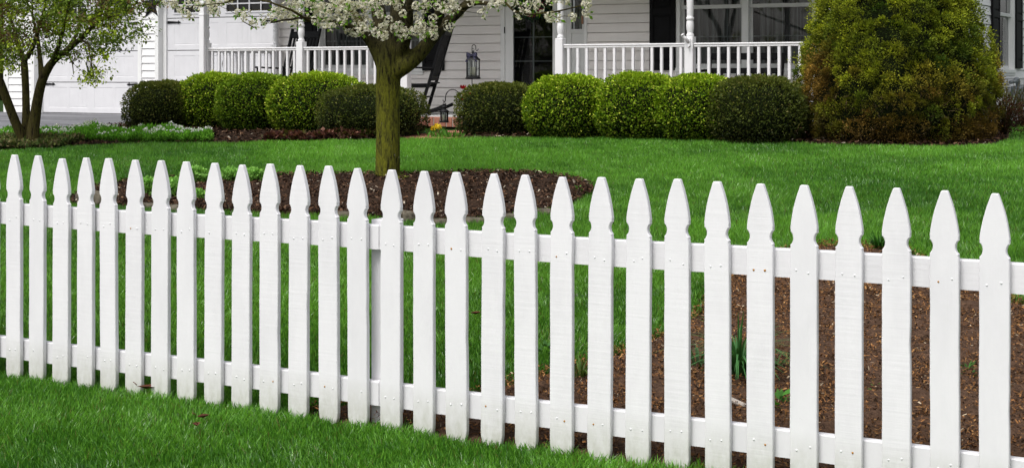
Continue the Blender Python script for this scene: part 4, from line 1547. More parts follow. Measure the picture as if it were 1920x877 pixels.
spray_plant('barberry_bush', 'dark red brown twiggy bush between the evergreen and the gas meter', 'bush', spot(1882, 17.5), 1500, .62, .36, .05, .014, [(.07, .022, .014), (.045, .018, .012), (.10, .045, .022)], stems=46)
spray_plant('rose_bush', 'thin pale green bush against the gable wall right of the gas meter', 'bush', spot(1912, 20.6), 420, .62, .42, .06, .026, [(.14, .17, .07), (.09, .12, .045), (.16, .15, .09)], stems=30)

# mounds in the tree bed
for i, (px, py, r_, lab) in enumerate([
        (275, 372, .15, 'round light green sedum mound beside the big edging stone'),
        (323, 378, .17, 'biggest light green sedum mound, at the lower rim of the mulch'),
        (365, 350, .15, 'light green sedum mound on the far rim of the mulch, leftmost of three there'),
        (430, 348, .13, 'small light green sedum mound on the far rim, between two others'),
        (472, 348, .13, 'light green sedum mound on the far rim, nearest to the tree trunk'),
        (368, 382, .09, 'tiny light green sedum sprout in the mulch beside the biggest mound')]):
    p = on_ground(px, py)
    n = 900
    root = thing('sedum_mound', lab, 'plant', (p.x, p.y, p.z + .02), 0, 'sedum mounds in the mulch round the tree')
    d = rand_dirs(n); d[:, 2] = np.abs(d[:, 2])
    pos = d * r_ * rng.uniform(.7, 1.0, (n, 1)) * (1 + .12 * wav(d[:, 0] * 6, d[:, 1] * 6, 1.2, i))[:, None]
    ax = unit(d + rng.normal(0, .5, (n, 3)))
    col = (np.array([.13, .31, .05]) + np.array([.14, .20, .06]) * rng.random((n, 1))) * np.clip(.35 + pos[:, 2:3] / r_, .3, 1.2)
    v, f, c = leaf_cards(pos, ax, unit(np.cross(ax, rand_dirs(n))), .032, .024, col, .15)
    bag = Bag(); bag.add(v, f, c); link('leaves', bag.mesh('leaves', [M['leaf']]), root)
    h = MB(); h.lathe([(r_ * .8, -.02), (r_ * .75, r_ * .3), (r_ * .4, r_ * .65), (.01, r_ * .75)], n=14); h.build('stem', [M['heart']], root)

# edging stones
for i, (px, py, sx, sy, sz, lab) in enumerate([
        (178, 385, .30, .16, .15, 'largest grey brown boulder slab at the end of the mulch ring'),
        (212, 352, .26, .10, .05, 'thin flat stone on the far rim of the mulch ring'),
        (275, 392, .26, .11, .06, 'mossy flat edging stone below the first sedum mound'),
        (340, 396, .24, .11, .06, 'flat edging stone below the biggest sedum mound'),
        (648, 410, .16, .11, .07, 'small edging stone left of the fence post'),
        (758, 412, .26, .12, .09, 'rounded edging stone just right of the fence post'),
        (830, 422, .22, .10, .05, 'flat edging stone half hidden by grass below the trunk'),
        (885, 419, .20, .10, .05, 'pale flat edging stone near the middle of the mulch rim'),
        (952, 412, .22, .10, .05, 'pale long edging stone with a weed beside it'),
        (1016, 402, .24, .10, .05, 'last flat edging stone toward the tapering end of the mulch')]):
    p = on_ground(px, py)
    bm = bmesh.new(); bmesh.ops.create_cube(bm, size=1)
    bmesh.ops.subdivide_edges(bm, edges=bm.edges[:], cuts=3, use_grid_fill=True)
    r = random.Random(i)
    for v in bm.verts:
        c = v.co.copy()
        c = c.lerp(c.normalized() * .62, .45)
        k = 1 + .10 * math.sin(c.x * 9 + i) * math.cos(c.y * 8 + 2 * i) + r.uniform(-.05, .05)
        v.co = Vector((c.x * sx * k * 1.05, c.y * sy * k * 1.2, c.z * sz * k * 1.1))
    for f in bm.faces: f.smooth = True
    me = bpy.data.meshes.new('edging_stone'); bm.to_mesh(me); bm.free(); me.materials.append(M['stone'])
    o = link('edging_stone', me, None, (p.x, p.y, p.z + (.015 if sz < .1 else .03)), r.uniform(-.3, .3))
    tag(o, lab, 'stone', 'flat stones edging the mulch ring')

# border plants by the drive: candytuft in bloom, dull ground cover in front of it
def carpet(name, label, poly, n, h, L, W, cols, bloom=0, upright=.6):
    xs = [p[0] for p in poly]; ys = [p[1] for p in poly]
    x = rng.uniform(min(xs), max(xs), n); y = rng.uniform(min(ys), max(ys), n)
    k = inside(poly, x + .06 * wav(x, y, 7, 1), y + .06 * wav(x, y, 7, 2)) & in_view(x, y, 1.2)
    x, y = x[k], y[k]; n = len(x)
    hh = h * (.75 + .3 * wav(x, y, 4.5, .5) + .18 * wav(x, y, 13, 1.5))
    t = rng.random(n) ** .55
    pos = np.stack([x, y, ground(y) + hh * t], -1)
    ax = unit(rng.normal(0, .6, (n, 3)) + np.array([0, 0, upright]))
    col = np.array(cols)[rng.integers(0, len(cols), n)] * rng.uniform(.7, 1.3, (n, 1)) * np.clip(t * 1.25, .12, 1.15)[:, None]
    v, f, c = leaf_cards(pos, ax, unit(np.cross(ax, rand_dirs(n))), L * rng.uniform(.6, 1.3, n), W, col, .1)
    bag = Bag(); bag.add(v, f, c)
    if bloom:
        i = rng.choice(n, bloom)
        cl = wav(x[i], y[i], 3.1, .9) > -.2
        i = i[cl]
        m = 9
        b = np.repeat(np.stack([x[i], y[i], ground(y[i]) + hh[i] * 1.03 + .01], -1), m, 0)
        d = rand_dirs(len(b)); d[:, 2] = np.abs(d[:, 2])
        v, f, c = leaf_cards(b + d * .018, d, unit(np.cross(d, rand_dirs(len(b)))), .026, .022, np.full((len(b), 3), .86) * rng.uniform(.8, 1.1, (len(b), 1)))
        bag.add(v, f, c)
    return tag(link(name, bag.mesh(name, [M['leaf']])), label, 'ground cover', None, 'stuff')


carpet('flowering_groundcover', 'bright green candytuft with white blooms along the drive edge', gpoly([(-40, 259), (0, 258), (120, 257), (250, 257), (330, 258), (392, 261), (402, 270), (330, 272), (230, 272), (100, 268), (0, 268), (-40, 268)]),
       60000, .155, .045, .012, [(.12, .33, .025), (.18, .42, .035), (.085, .24, .02)], 230, .9)
carpet('groundcover', 'dull olive groundcover around the foot of the leaning maple', gpoly([(-40, 270), (60, 268), (150, 268), (152, 274), (100, 281), (30, 284), (-40, 287)]),
       16000, .12, .05, .03, [(.08, .11, .03), (.13, .15, .04), (.18, .15, .075), (.05, .085, .02)], 0, .5)

# coral bells, daffodils, tulips
HEU = [(.085, .028, .022), (.12, .045, .03), (.05, .020, .016), (.09, .085, .02), (.16, .075, .05)]
for px, py, lab in [(515, 267, 'burgundy coral bells at the left end of the low row on the mulch'),
                    (541, 266, 'burgundy coral bells, second from the left in the low row'),
                    (566, 267, 'small burgundy coral bells beside the gap in the row'),
                    (606, 265, 'green flecked coral bells just after the gap in the row'),
                    (634, 262, 'tallest burgundy coral bells before the dark boxwood'),
                    (660, 264, 'burgundy coral bells closest to the dark boxwood'),
                    (694, 262, 'yellow green coral bells touching the mossy trunk from behind')]:
    p = on_ground(px, py)
    spray_plant('coral_bells', lab, 'plant', (p.x, p.y), 170, .13, .13, .06, .05, HEU if px != 694 else [(.10, .13, .03), (.13, .06, .03)], 'coral bells in front of the boxwoods', droop=.5)


def blooms(name, label, pts, kind, leaves, group=None):
    b0 = pts[0]
    root = thing(name, label, 'flower', b0)
    st = MB(); fl = Bag()
    for p in pts:
        x, y, z = p[0] - b0[0], p[1] - b0[1], p[2] - b0[2]
        gz = float(ground(p[1])) - b0[2]
        st.tube([(x + .03, y, gz), (x + .01, y, (gz + z) / 2), (x, y, z)], .0045, 5, 0)
        n = 7
        a = np.arange(n) * 2 * PI / n
        if kind == 'tulip':
            d = unit(np.stack([np.cos(a) * .45, np.sin(a) * .45, np.ones(n)], -1))
            v, f, c = leaf_cards(np.tile([[x, y, z - .01]], (n, 1)) + np.stack([np.cos(a), np.sin(a), 0 * a], -1) * .014, d, unit(np.cross(d, np.array([0, 0, 1.0]))), .062, .04, np.array([.42, .012, .02]) * rng.uniform(.6, 1.2, (n, 1)), .2)
        else:
            nd = unit(np.array([random.uniform(-.3, .5), -1, random.uniform(-.1, .4)]))
            e1 = unit(np.cross(nd, np.array([0, 0, 1.0]))); e2 = np.cross(nd, e1)
            d = np.cos(a)[:, None] * e1 + np.sin(a)[:, None] * e2
            v, f, c = leaf_cards(np.tile([[x, y, z]], (n, 1)), d, unit(np.cross(d, np.tile(nd, (n, 1)))), .042, .03, np.array([.85, .66, .05]) * rng.uniform(.8, 1.1, (n, 1)))
            d2 = unit(d * .35 + nd)
            v2, f2, c2 = leaf_cards(np.tile([[x, y, z]], (n, 1)) + d * .01, d2, unit(np.cross(d2, d)), .035, .018, np.array([.85, .55, .02]) * np.ones((n, 1)))
            fl.add(v2, f2, c2)
        fl.add(v, f, c)
    st.build('stem', [M['stem']], root)
    link('flower_head', fl.mesh('flower_head', [M['petal']]), root)
    if leaves:
        lf = Bag(); n = leaves
        xs = np.array([p[0] for p in pts]); ys = np.array([p[1] for p in pts])
        k = rng.integers(0, len(pts), n)
        pos = np.stack([xs[k] - b0[0] + rng.normal(0, .05, n), ys[k] - b0[1] + rng.normal(0, .05, n), ground(ys[k]) - b0[2]], -1)
        d = unit(rng.normal(0, .25, (n, 3)) + np.array([0, 0, 1.0]))
        v, f, c = leaf_cards(pos, d, unit(np.cross(d, rand_dirs(n))), rng.uniform(.08, .16, n), .016, np.array([.07, .19, .025]) * rng.uniform(.6, 1.4, (n, 1)))
        lf.add(v, f, c); link('leaves', lf.mesh('leaves', [M['leaf']]), root)
    return root


M['stem'] = mat_plain('green_stem', (.05, .13, .02), .6, .2, .2, 20, 0)
for x, y, v_, lab in [(812, 241, 15.42, 'yellow daffodils, left clump below the small lantern'), (823, 238, 15.55, 'yellow daffodil standing right behind the left clump')]:
    p = at(x, y, v_)
    blooms('daffodil', lab, [(p.x, v_, p.z), (p.x + .03, v_ + .03, p.z + .03)] if v_ < 15.5 else [(p.x, v_, p.z)], 'daffodil', 16)
for x, y, v_, lab in [(868, 166, 16.45, 'single red tulip standing highest beside the dark boxwood'), (872, 183, 16.40, 'red tulips nodding in front of the siding below the tall lantern')]:
    p = at(x, y, v_)
    pts = [(p.x, v_, p.z)] if y < 170 else [(p.x, v_, p.z), (p.x + .03, v_ + .02, p.z + .03), (p.x - .05, v_, p.z - .035), (p.x + .06, v_ + .03, p.z - .02)]
    blooms('tulip', lab, pts, 'tulip', 10)
# strappy bulb foliage beside the hook
for x, y, lab, n in [(822, 259, 'fresh green bulb leaves around the daffodils', 90), (848, 259, 'fresh green bulb leaves at the foot of the shepherd hook', 80)]:
    p = on_ground(x, y)
    root = thing('bulb_foliage', lab, 'plant', (p.x, p.y + .05, p.z), 0, None)
    pos = np.stack([rng.normal(0, .10, n), rng.normal(0, .08, n), np.zeros(n)], -1)
    d = unit(rng.normal(0, .42, (n, 3)) + np.array([0, 0, 1.0]))
    v, f, c = leaf_cards(pos, d, unit(np.cross(d, rand_dirs(n))), rng.uniform(.05, .12, n), .016, np.array([.08, .22, .025]) * rng.uniform(.6, 1.5, (n, 1)))
    bag = Bag(); bag.add(v, f, c); link('leaves', bag.mesh('leaves', [M['leaf']]), root)


def strap_clump(name, label, px, py, n, L, w, lean, col):
    p = on_ground(px, py)
    root = thing(name, label, 'plant', (p.x, p.y, p.z + .02))
    bag = Bag()
    a = rng.uniform(0, 2 * PI, n); k = rng.uniform(.15, 1, n) ** .7 * lean
    ln = L * rng.uniform(.6, 1.1, n)
    seg = 5
    V_ = np.zeros((n, seg + 1, 2, 3))
    for s in range(seg + 1):
        t = s / seg
        r_ = ln * (k * t ** 1.6); z = ln * (t * (1 - .88 * k * t ** 1.2))
        c = np.stack([np.cos(a) * (r_ + .02), np.sin(a) * (r_ + .02), z], -1)
        sd = np.stack([-np.sin(a), np.cos(a), 0 * a], -1) * (w * (1 - t ** 3) * .5 + .0004)
        V_[:, s, 0] = c - sd; V_[:, s, 1] = c + sd
    idx = np.arange(n * (seg + 1) * 2).reshape(n, seg + 1, 2)
    q = np.stack([idx[:, :-1, 0], idx[:, :-1, 1], idx[:, 1:, 1], idx[:, 1:, 0]], -1).reshape(-1, 4)
    cc = np.array(col) * rng.uniform(.6, 1.4, (n, 1))
    cc = np.repeat(np.repeat(cc[:, None, None, :], seg + 1, 1), 2, 2) * (0.5 + .6 * np.linspace(0, 1, seg + 1))[None, :, None, None]
    bag.add(V_.reshape(-1, 3), q, cc.reshape(-1, 3))
    link('leaves', bag.mesh('leaves', [M['leaf']]), root)


strap_clump('bulb_plant', 'tall clump of blue green strap leaves in the soil behind the fence', 1385, 722, 120, .38, .009, .95, (.065, .19, .055))
strap_clump('bulb_plant', 'short drooping strap leaves left of the tall blue green clump', 1310, 705, 16, .20, .010, 1.0, (.06, .11, .04))
strap_clump('weed_tuft', 'pale grassy weed arching over the soil in the middle gap', 1088, 724, 22, .20, .007, .95, (.10, .18, .035))
strap_clump('grass_clump', 'thick dark grass clump on the far rim of the soil bed', 1648, 478, 130, .16, .006, .7, (.035, .13, .015))
strap_clump('grass_clump', 'thin grass tuft on the soil just right of the strap leaf clump', 1455, 702, 24, .13, .006, .9, (.07, .13, .03))


def weed(name, label, px, py, n, r_, L, col):
    p = on_ground(px, py)
    root = thing(name, label, 'weed', (p.x, p.y, p.z + .03))
    a = rng.uniform(0, 2 * PI, n); k = rng.random(n)
    pos = np.stack([np.cos(a) * r_ * k, np.sin(a) * r_ * k, .05 * (1 - k) + .01], -1)
    d = unit(np.stack([np.cos(a), np.sin(a), rng.uniform(.1, .9, n)], -1))
    v, f, c = leaf_cards(pos, d, unit(np.cross(d, np.array([0, 0, 1.0]) + rand_dirs(n) * .3)), L * rng.uniform(.6, 1.2, n), L * .5, np.array(col) * rng.uniform(.7, 1.3, (n, 1)), .1)
    bag = Bag(); bag.add(v, f, c); link('leaves', bag.mesh('leaves', [M['leaf']]), root)


weed('weed_seedling', 'broad leaved bright green weed low in the soil behind the fence', 1462, 782, 20, .05, .055, (.06, .19, .025))
weed('weed_seedling', 'small flat weed rosette in the soil near the fence end', 1815, 722, 26, .05, .032, (.06, .15, .03))
weed('weed_seedling', 'tiny bright sprout alone on bare soil between two pickets', 1642, 750, 5, .015, .025, (.08, .22, .02))
weed('weed_seedling', 'ferny weed at the grass edge of the soil bed', 1025, 683, 22, .06, .04, (.055, .15, .03))
weed('weed_seedling', 'weed leaves poking through mulch under the bottom rail', 955, 815, 20, .06, .05, (.05, .14, .02))
weed('weed_seedling', 'small yellowish weed in the tree mulch beside the trunk foot', 755, 347, 24, .06, .04, (.17, .19, .03))
weed('weed_seedling', 'lone green weed near the tapering tip of the tree mulch', 1085, 370, 10, .04, .04, (.07, .17, .03))
weed('weed_seedling', 'sprawling weed on the soil at the right gap of the pickets', 1800, 545, 30, .10, .045, (.06, .16, .03))


def dead_leaf(label, px, py, s, rz):
    p = on_ground(px, py)
    m = MB()
    pts = [(0, 0), (.35, .22), (.6, .30), (.85, .16), (1, 0), (.85, -.16), (.55, -.34), (.3, -.2)]
    vs = [(x * s - s / 2, y * s, .012 + .18 * s * (abs(y) * 2 + (x - .5) ** 2)) for x, y in pts] + [(0, 0, 0.006)]
    n = len(pts)
    m.add(vs, [[i, (i + 1) % n, n] for i in range(n)], 0)
    m.tube([(-s / 2, 0, .02), (-s * .75, .01, .03)], .002, 4, 0)
    o = m.build('dead_leaf', [M['deadleaf']], None, (p.x, p.y, p.z + .045), rz)
    tag(o, label, 'leaf', 'dead brown leaves on the grass')


M['deadleaf'] = mat_plain('dead_leaf', (.10, .035, .018), .8, .2, .5, 40, .2)
dead_leaf('curled dead brown leaf in the grass close to the pickets', 275, 752, .085, .3)
dead_leaf('dark dead leaf farther out in the front grass', 381, 808, .055, 1.2)
dead_leaf('small reddish dead leaf, nearest to the viewer in the front grass', 368, 824, .05, 2.5)
dead_leaf('tan dead leaf on the lawn seen through the pickets', 892, 608, .06, .9)
m = MB(); m.box((0, 0, 0), (.075, .03, .022), 0, Matrix.Rotation(.4, 3, 'Y'), .008)
p = on_ground(1383, 780)
tag(m.build('wood_chunk', [M['tanwood'] if 'tanwood' in M else M['mortar']], None, (p.x, p.y, p.z + .05), .4), 'pale tan wood chunk lying on the dark soil', 'wood chip')

# ------------------------------------------------------------------ trees
def tree_mesh(limbs, name, mat, parent, voxel, org, n=12):
    mb = MB()
    for pts, rad in limbs:
        # resample smoothly
        P = [Vector(p) - org for p in pts]
        out = []; ro = []
        for i in range(len(P) - 1):
            p0 = P[max(i - 1, 0)]; p1 = P[i]; p2 = P[i + 1]; p3 = P[min(i + 2, len(P) - 1)]
            for k in range(5):
                t = k / 5
                out.append(.5 * ((2 * p1) + (p2 - p0) * t + (2 * p0 - 5 * p1 + 4 * p2 - p3) * t * t + (3 * p1 - p0 - 3 * p2 + p3) * t ** 3))
                ro.append(rad[i] * (1 - t) + rad[i + 1] * t)
        out.append(P[-1]); ro.append(rad[-1])
        mb.tube(out, ro, n, 0)
    o = mb.build(name, [mat], parent)
    if voxel:
        m = o.modifiers.new('Remesh', 'REMESH'); m.mode = 'VOXEL'; m.voxel_size = voxel; m.use_smooth_shade = True
        s = o.modifiers.new('Smooth', 'SMOOTH'); s.iterations = 3; s.factor = .5
    return o


def limb(spec, v0):
    """spec rows: px, py, offset of Y from v0, half width in px"""
    pts = []; rad = []
    for x, y, dv, r in spec:
        p = at(x, y, v0 + dv)
        pts.append(p); rad.append(r * (v0 + dv) / (CA + (x - 960) / FPX * SA) / FPX)
    return pts, rad


def grow_twigs(nodes, nrad, targets, mb, org, base_r, step=.12, trunk_pull=.25, root=None):
    """joins every target to the nearest branch already there, longest reach last; returns the twig ends' directions"""
    nodes = [np.array(p) for p in nodes]; nr = list(nrad)
    root = np.array(root)
    order = sorted(range(len(targets)), key=lambda i: np.linalg.norm(np.array(targets[i]) - root))
    dirs = [None] * len(targets)
    A = np.array(nodes); Rr = np.array(nr)
    for i in order:
        t = np.array(targets[i])
        d = np.linalg.norm(A - t, axis=1) + trunk_pull * np.linalg.norm(A - root, axis=1)
        j = int(np.argmin(d))
        p = A[j]
        L = np.linalg.norm(t - p)
        m = max(2, int(L / step))
        r0 = min(Rr[j] * .7, base_r * (.45 + .55 * min(1, L / .8)))
        r1 = max(.0028, r0 * .45)
        sag = np.array([random.uniform(-.06, .06), random.uniform(-.06, .06), .10 * L * random.uniform(.2, 1.0)])
        pts = []
        for k in range(m + 1):
            s = k / m
            pts.append(p + (t - p) * s + sag * math.sin(PI * s) + np.array([random.gauss(0, .008) for _ in range(3)]) * (0 < k < m))
        rad = [r0 + (r1 - r0) * k / m for k in range(m + 1)]
        mb.tube([Vector(q) - org for q in pts], rad, 5, 0)
        A = np.concatenate([A, np.array(pts[1:])]); Rr = np.concatenate([Rr, np.array(rad[1:])])
        dirs[i] = (pts[-1] - pts[-2]) / max(np.linalg.norm(pts[-1] - pts[-2]), 1e-6)
    return dirs


# flowering pear ------------------------------------------------------
tb = on_ground(728, 341)
TV = tb.y + .10
PEAR = [
    [(728, 352, 0, 27), (727.5, 338, 0, 25), (727, 318, 0, 23.5), (727.5, 250, 0, 22.5), (727, 190, 0, 22.5), (728, 150, 0, 23), (731, 118, 0, 24.5), (735, 88, 0, 23), (737, 60, 0, 18)],
    [(722, 128, 0, 16), (707, 96, -.05, 13), (690, 72, -.12, 10), (664, 54, -.25, 6.5), (626, 42, -.4, 4.6), (580, 34, -.5, 3.2), (535, 38, -.55, 3.4), (497, 46, -.5, 2), (470, 55, -.45, 1.3)],
    [(727, 100, 0, 20), (717, 58, .1, 16), (707, 10, .2, 13), (694, -60, .3, 10), (676, -150, .4, 6)],
    [(738, 96, 0, 20), (745, 40, .05, 16), (748, -40, .1, 12), (742, -160, .1, 8), (746, -280, .1, 4)],
    [(752, 100, 0, 13), (766, 56, -.15, 8.5), (768, 0, -.3, 7.5), (776, -90, -.4, 5), (790, -170, -.5, 3)],
    [(742, 134, 0, 17), (765, 120, 0, 15), (786, 101, .05, 14.5), (806, 76, .1, 13), (830, 50, .2, 11), (856, 26, .3, 10), (884, 0, .4, 8), (925, -35, .5, 6), (985, -65, .6, 4)],
    [(806, 76, .1, 12), (822, 30, .0, 10), (842, -30, -.1, 8), (880, -130, -.2, 5)],
    [(866, 16, .3, 6), (892, 6, .15, 4.5), (925, 7, -.05, 3.2), (946, 4, -.15, 2.4), (962, 20, -.2, 2.0), (990, 28, -.2, 1.7), (1040, 23, -.2, 1.6), (1070, 16, -.2, 1.3), (1097, 9, -.2, 1.0)],
    [(697, 80, -.1, 9), (668, 30, .2, 7), (628, -8, .4, 5), (570, -40, .5, 3.5), (500, -70, .5, 2.2)],
    [(580, 40, -.5, 3), (548, 20, -.7, 2.2), (505, 4, -.8, 1.8), (460, -5, -.8, 1.5), (420, 6, -.8, 1.1), (360, 12, -.8, .8)],
]
pear = thing('flowering_tree', 'mossy trunked tree in white blossom rising from the round mulch bed', 'tree', tuple(tb))
PO = Vector(tb)
limbs = [limb(s, TV) for s in PEAR]
tree_mesh(limbs[:7], 'trunk', M['pearbark'], pear, .016, PO, 20)
HAND = [(312, 3), (326, 8), (338, 16), (350, 26), (358, 30), (352, 8), (372, 14), (368, 3), (388, 6), (398, 16), (410, 6), (405, 22),
        (447, 26), (456, 34), (462, 24), (490, 46), (474, 44), (508, 32), (515, 22), (524, 24), (526, 34), (534, 12), (540, 26), (548, 6), (552, 34), (560, 18), (570, 30), (575, 8), (584, 22), (590, 38),
        (597, 10), (606, 28), (612, 6), (620, 36), (604, 33), (632, 16), (640, 6), (634, 30), (648, 26), (655, 10), (666, 32), (662, 46), (668, 60), (676, 14), (688, 12), (690, 44), (684, 30), (700, 8), (708, 20), (713, 29), (703, 62), (721, 67),
        (622, 50), (652, 52), (640, 40), (745, 14), (738, 4), (756, 24), (748, 48), (760, 56), (740, 52), (772, 50), (783, 58), (776, 60), (792, 20), (788, 46), (797, 58), (805, 54), (812, 34), (820, 12), (826, 8), (812, 56), (792, 66), (757, 68),
        (832, 16), (845, 6), (852, 22), (856, 16), (842, 52), (846, 18), (882, 4), (893, 2), (904, 26), (914, 10), (926, 4), (936, 12), (942, 4), (966, 4), (986, 10), (990, 22), (972, 27), (1006, 6), (1010, 16), (1028, 30), (1045, 34), (1060, 4), (1074, 32), (1098, 12), (1100, 24), (1034, 2),
        (1033, 30), (989, 4), (956, 2), (416, 2), (556, 46), (616, 18), (588, 8), (565, 4), (640, 20), (660, 20), (672, 4), (498, 36), (544, 16), (596, 20),
        (645, 34), (655, 58), (632, 40), (612, 40), (598, 42), (684, 58), (676, 50), (622, 28), (664, 12), (684, 2), (648, 2), (628, 4), (604, 2), (580, 2), (556, 12), (725, 4), (716, 2), (765, 6), (780, 10), (800, 4), (728, 40), (718, 52)]
targets = []
for x, y in HAND:
    off = abs(x - 730) / 400
    dv = random.uniform(-.55, .45) * (.5 + off)
    if 585 < x < 835: dv = random.uniform(-.55, -.12)
    if x > 940: dv = random.uniform(-.35, -.05)
    targets.append(tuple(at(x, y + random.uniform(-2, 2), TV + dv)))
n_hand = len(targets)
# the rest of the crown rises above the picture
cr = at(735, -110, TV)
for k in range(300):
    d = rand_dirs(1)[0]
    rr = random.random() ** .4
    p = np.array(cr) + d * rr * np.array([2.0, 1.7, 1.25]) + np.array([0, 0, .35])
    lowz = 2.36 + .05 * math.hypot(p[0] - cr.x, p[1] - cr.y)
    if p[2] < lowz + .12: p[2] = lowz + .12 + random.random() * .7
    targets.append(tuple(p))
nodes = []; nrad = []
for pts, rad in limbs[1:]:
    for i in range(len(pts) - 1):
        for k in range(4):
            nodes.append(tuple(pts[i].lerp(pts[i + 1], k / 4))); nrad.append(rad[i] * (1 - k / 4) + rad[i + 1] * k / 4)
tw = MB()
for pts, rad in limbs[7:]: tw.tube([p - PO for p in pts], rad, 7, 0)
tdir = grow_twigs(nodes, nrad, targets, tw, PO, .014, .11, .25, tuple(at(735, 90, TV)))
tw.build('twigs', [M['twig'] if 'twig' in M else M['maplebark']], pear)
fl = Bag(); lv = Bag()
for (tx, d0) in zip(targets, tdir):
    c = np.array(tx) - np.array(PO)
    sub = random.choice((1, 1, 1, 2))
    for s in range(sub):
        cc = c + (rng.normal(0, .035, 3) if s else 0)
        R0 = random.uniform(.033, .052)
        n = random.randint(20, 30)
        d = rand_dirs(n)
        ctr = cc + d * R0 * rng.uniform(.75, 1.05, (n, 1))
        # each flower: five petals
        t1 = unit(np.cross(d, rand_dirs(n))); t2 = np.cross(d, t1)
        br = rng.uniform(.85, 1.06, (n, 1))
        for k in range(5):
            a = 2 * PI * k / 5
            ax = unit(t1 * math.cos(a) + t2 * math.sin(a) + d * .38)
            v, f, co = leaf_cards(ctr, ax, np.cross(d, ax), .0145, .0115, np.array([.76, .735, .63]) * br, .05)
            fl.add(v, f, co)
        v, f, co = leaf_cards(ctr + d * .003 - t1 * .0035, t1, t2, .0095, .008, np.array([.13, .095, .04]) * rng.uniform(.6, 1.4, (n, 1)))
        fl.add(v, f, co)
    n = random.randint(2, 6)
    d = unit(rand_dirs(n) + np.array(d0) * .6 + np.array([0, 0, -.1]))
    g = rng.random((n, 1))
    v, f, co = leaf_cards(c + d * .03, d, unit(np.cross(d, rand_dirs(n))), rng.uniform(.028, .058, n), rng.uniform(.018, .03, n), np.array([.08, .20, .012]) * (1 - g) + np.array([.18, .32, .03]) * g, .15)
    lv.add(v, f, co)
link('blossoms', fl.mesh('blossoms', [M['petal']]), pear)
link('leaves', lv.mesh('leaves', [M['leaf']]), pear)

# maple by the drive ---------------------------------------------------
mb_ = on_ground(58, 278)
MV = mb_.y + .1
MAPLE = [
    [(52, 284, 0, 11), (44, 262, -.02, 10), (30, 232, -.1, 9), (16, 196, -.2, 8.5), (2, 158, -.3, 8), (-14, 118, -.4, 7), (-34, 70, -.5, 5), (-60, 10, -.6, 3)],
    [(56, 284, .05, 11), (50, 250, .05, 9.5), (49, 205, .08, 7.5), (48, 165, .1, 7), (46, 128, .1, 7), (44, 108, .1, 6.5)],
    [(45, 112, .1, 6), (36, 90, .15, 5), (30, 66, .25, 4), (20, 36, .35, 3.2), (8, 0, .4, 2.4)],
    [(46, 112, .1, 6), (58, 96, .05, 4.8), (66, 74, 0, 4.2), (76, 44, -.05, 3.6), (84, 10, -.1, 3), (90, -40, -.1, 2)],
    [(62, 286, -.05, 13), (62, 250, -.05, 12), (66, 218, -.05, 10.5), (71, 185, -.08, 9.5), (78, 155, -.1, 9), (88, 132, -.1, 8.5), (102, 113, -.1, 7), (124, 96, -.15, 6), (148, 76, -.2, 5.2), (172, 52, -.3, 4.2), (192, 36, -.35, 3.2), (216, 30, -.4, 2.0), (240, 26, -.4, 1.2)],
    [(79, 150, -.1, 7), (76, 120, 0, 5), (73, 90, .1, 4.2), (70, 66, .2, 3.2), (62, 34, .3, 2.6), (60, -10, .4, 1.8)],
    [(98, 118, -.1, 6), (108, 92, -.3, 4.6), (116, 66, -.45, 4.0), (124, 36, -.6, 3.2), (130, 4, -.7, 2.4), (136, -40, -.8, 1.6)],
    [(124, 96, -.15, 5), (136, 78, .1, 4), (148, 52, .3, 3.2), (150, 20, .5, 2.4), (160, -20, .6, 1.6)],
    [(172, 52, -.3, 3.6), (186, 24, -.2, 2.6), (196, 0, -.1, 2)],
    [(150, 74, -.2, 3), (166, 82, -.5, 2), (168, 100, -.6, 1.4), (172, 122, -.65, .9), (176, 140, -.65, .6)],
    [(118, 100, -.15, 2.5), (130, 104, -.5, 1.8), (136, 120, -.6, 1.2), (138, 140, -.6, .7)],
]
maple = thing('maple_tree', 'leaning multi trunk maple with small new leaves beside the garage drive', 'tree', tuple(mb_))
MO = Vector(mb_)
limbs = [limb(s, MV) for s in MAPLE]
tree_mesh(limbs[:9], 'trunk', M['maplebark'], maple, .014, MO, 12)
targets = []


def lower_edge(x):
    return float(np.interp(x, [-60, 0, 20, 45, 70, 100, 118, 128, 140, 150, 160, 172, 186, 196, 206, 222, 240, 256, 272, 286],
                           [120, 118, 132, 112, 104, 108, 128, 142, 148, 122, 150, 152, 128, 118, 96, 80, 78, 74, 52, 40]))


while len(targets) < 320:
    x = random.uniform(-70, 285); y = random.uniform(-60, 150)
    if y > lower_edge(x): continue
    if y > 60 and 92 < x < 300 and random.random() < .35: continue
    dens = .55 + .45 * math.sin(x * .045 + y * .06) * math.cos(y * .05 - x * .02)
    if random.random() > dens: continue
    targets.append(tuple(at(x, y, MV + random.uniform(-1.0, .9))))
for k in range(130):
    a = random.uniform(0, 2 * PI); rr = math.sqrt(random.random())
    targets.append((MO.x + .3 + 1.7 * rr * math.cos(a), MO.y + 1.4 * rr * math.sin(a), 2.55 + random.uniform(0, .8) * (1.2 - rr)))
nodes = []; nrad = []
for pts, rad in limbs:
    if len(pts) < 4: continue
    for i in range(2, len(pts) - 1):
        for k in range(4):
            p = pts[i].lerp(pts[i + 1], k / 4)
            if p.z > 1.5: nodes.append(tuple(p)); nrad.append(rad[i] * (1 - k / 4) + rad[i + 1] * k / 4)
tw = MB()
for pts, rad in limbs[9:]: tw.tube([p - MO for p in pts], rad, 6, 0)
tdir = grow_twigs(nodes, nrad, targets, tw, MO, .010, .10, .15, tuple(at(75, 130, MV)))
tw.build('twigs', [M['maplebark']], maple)
lv = Bag()
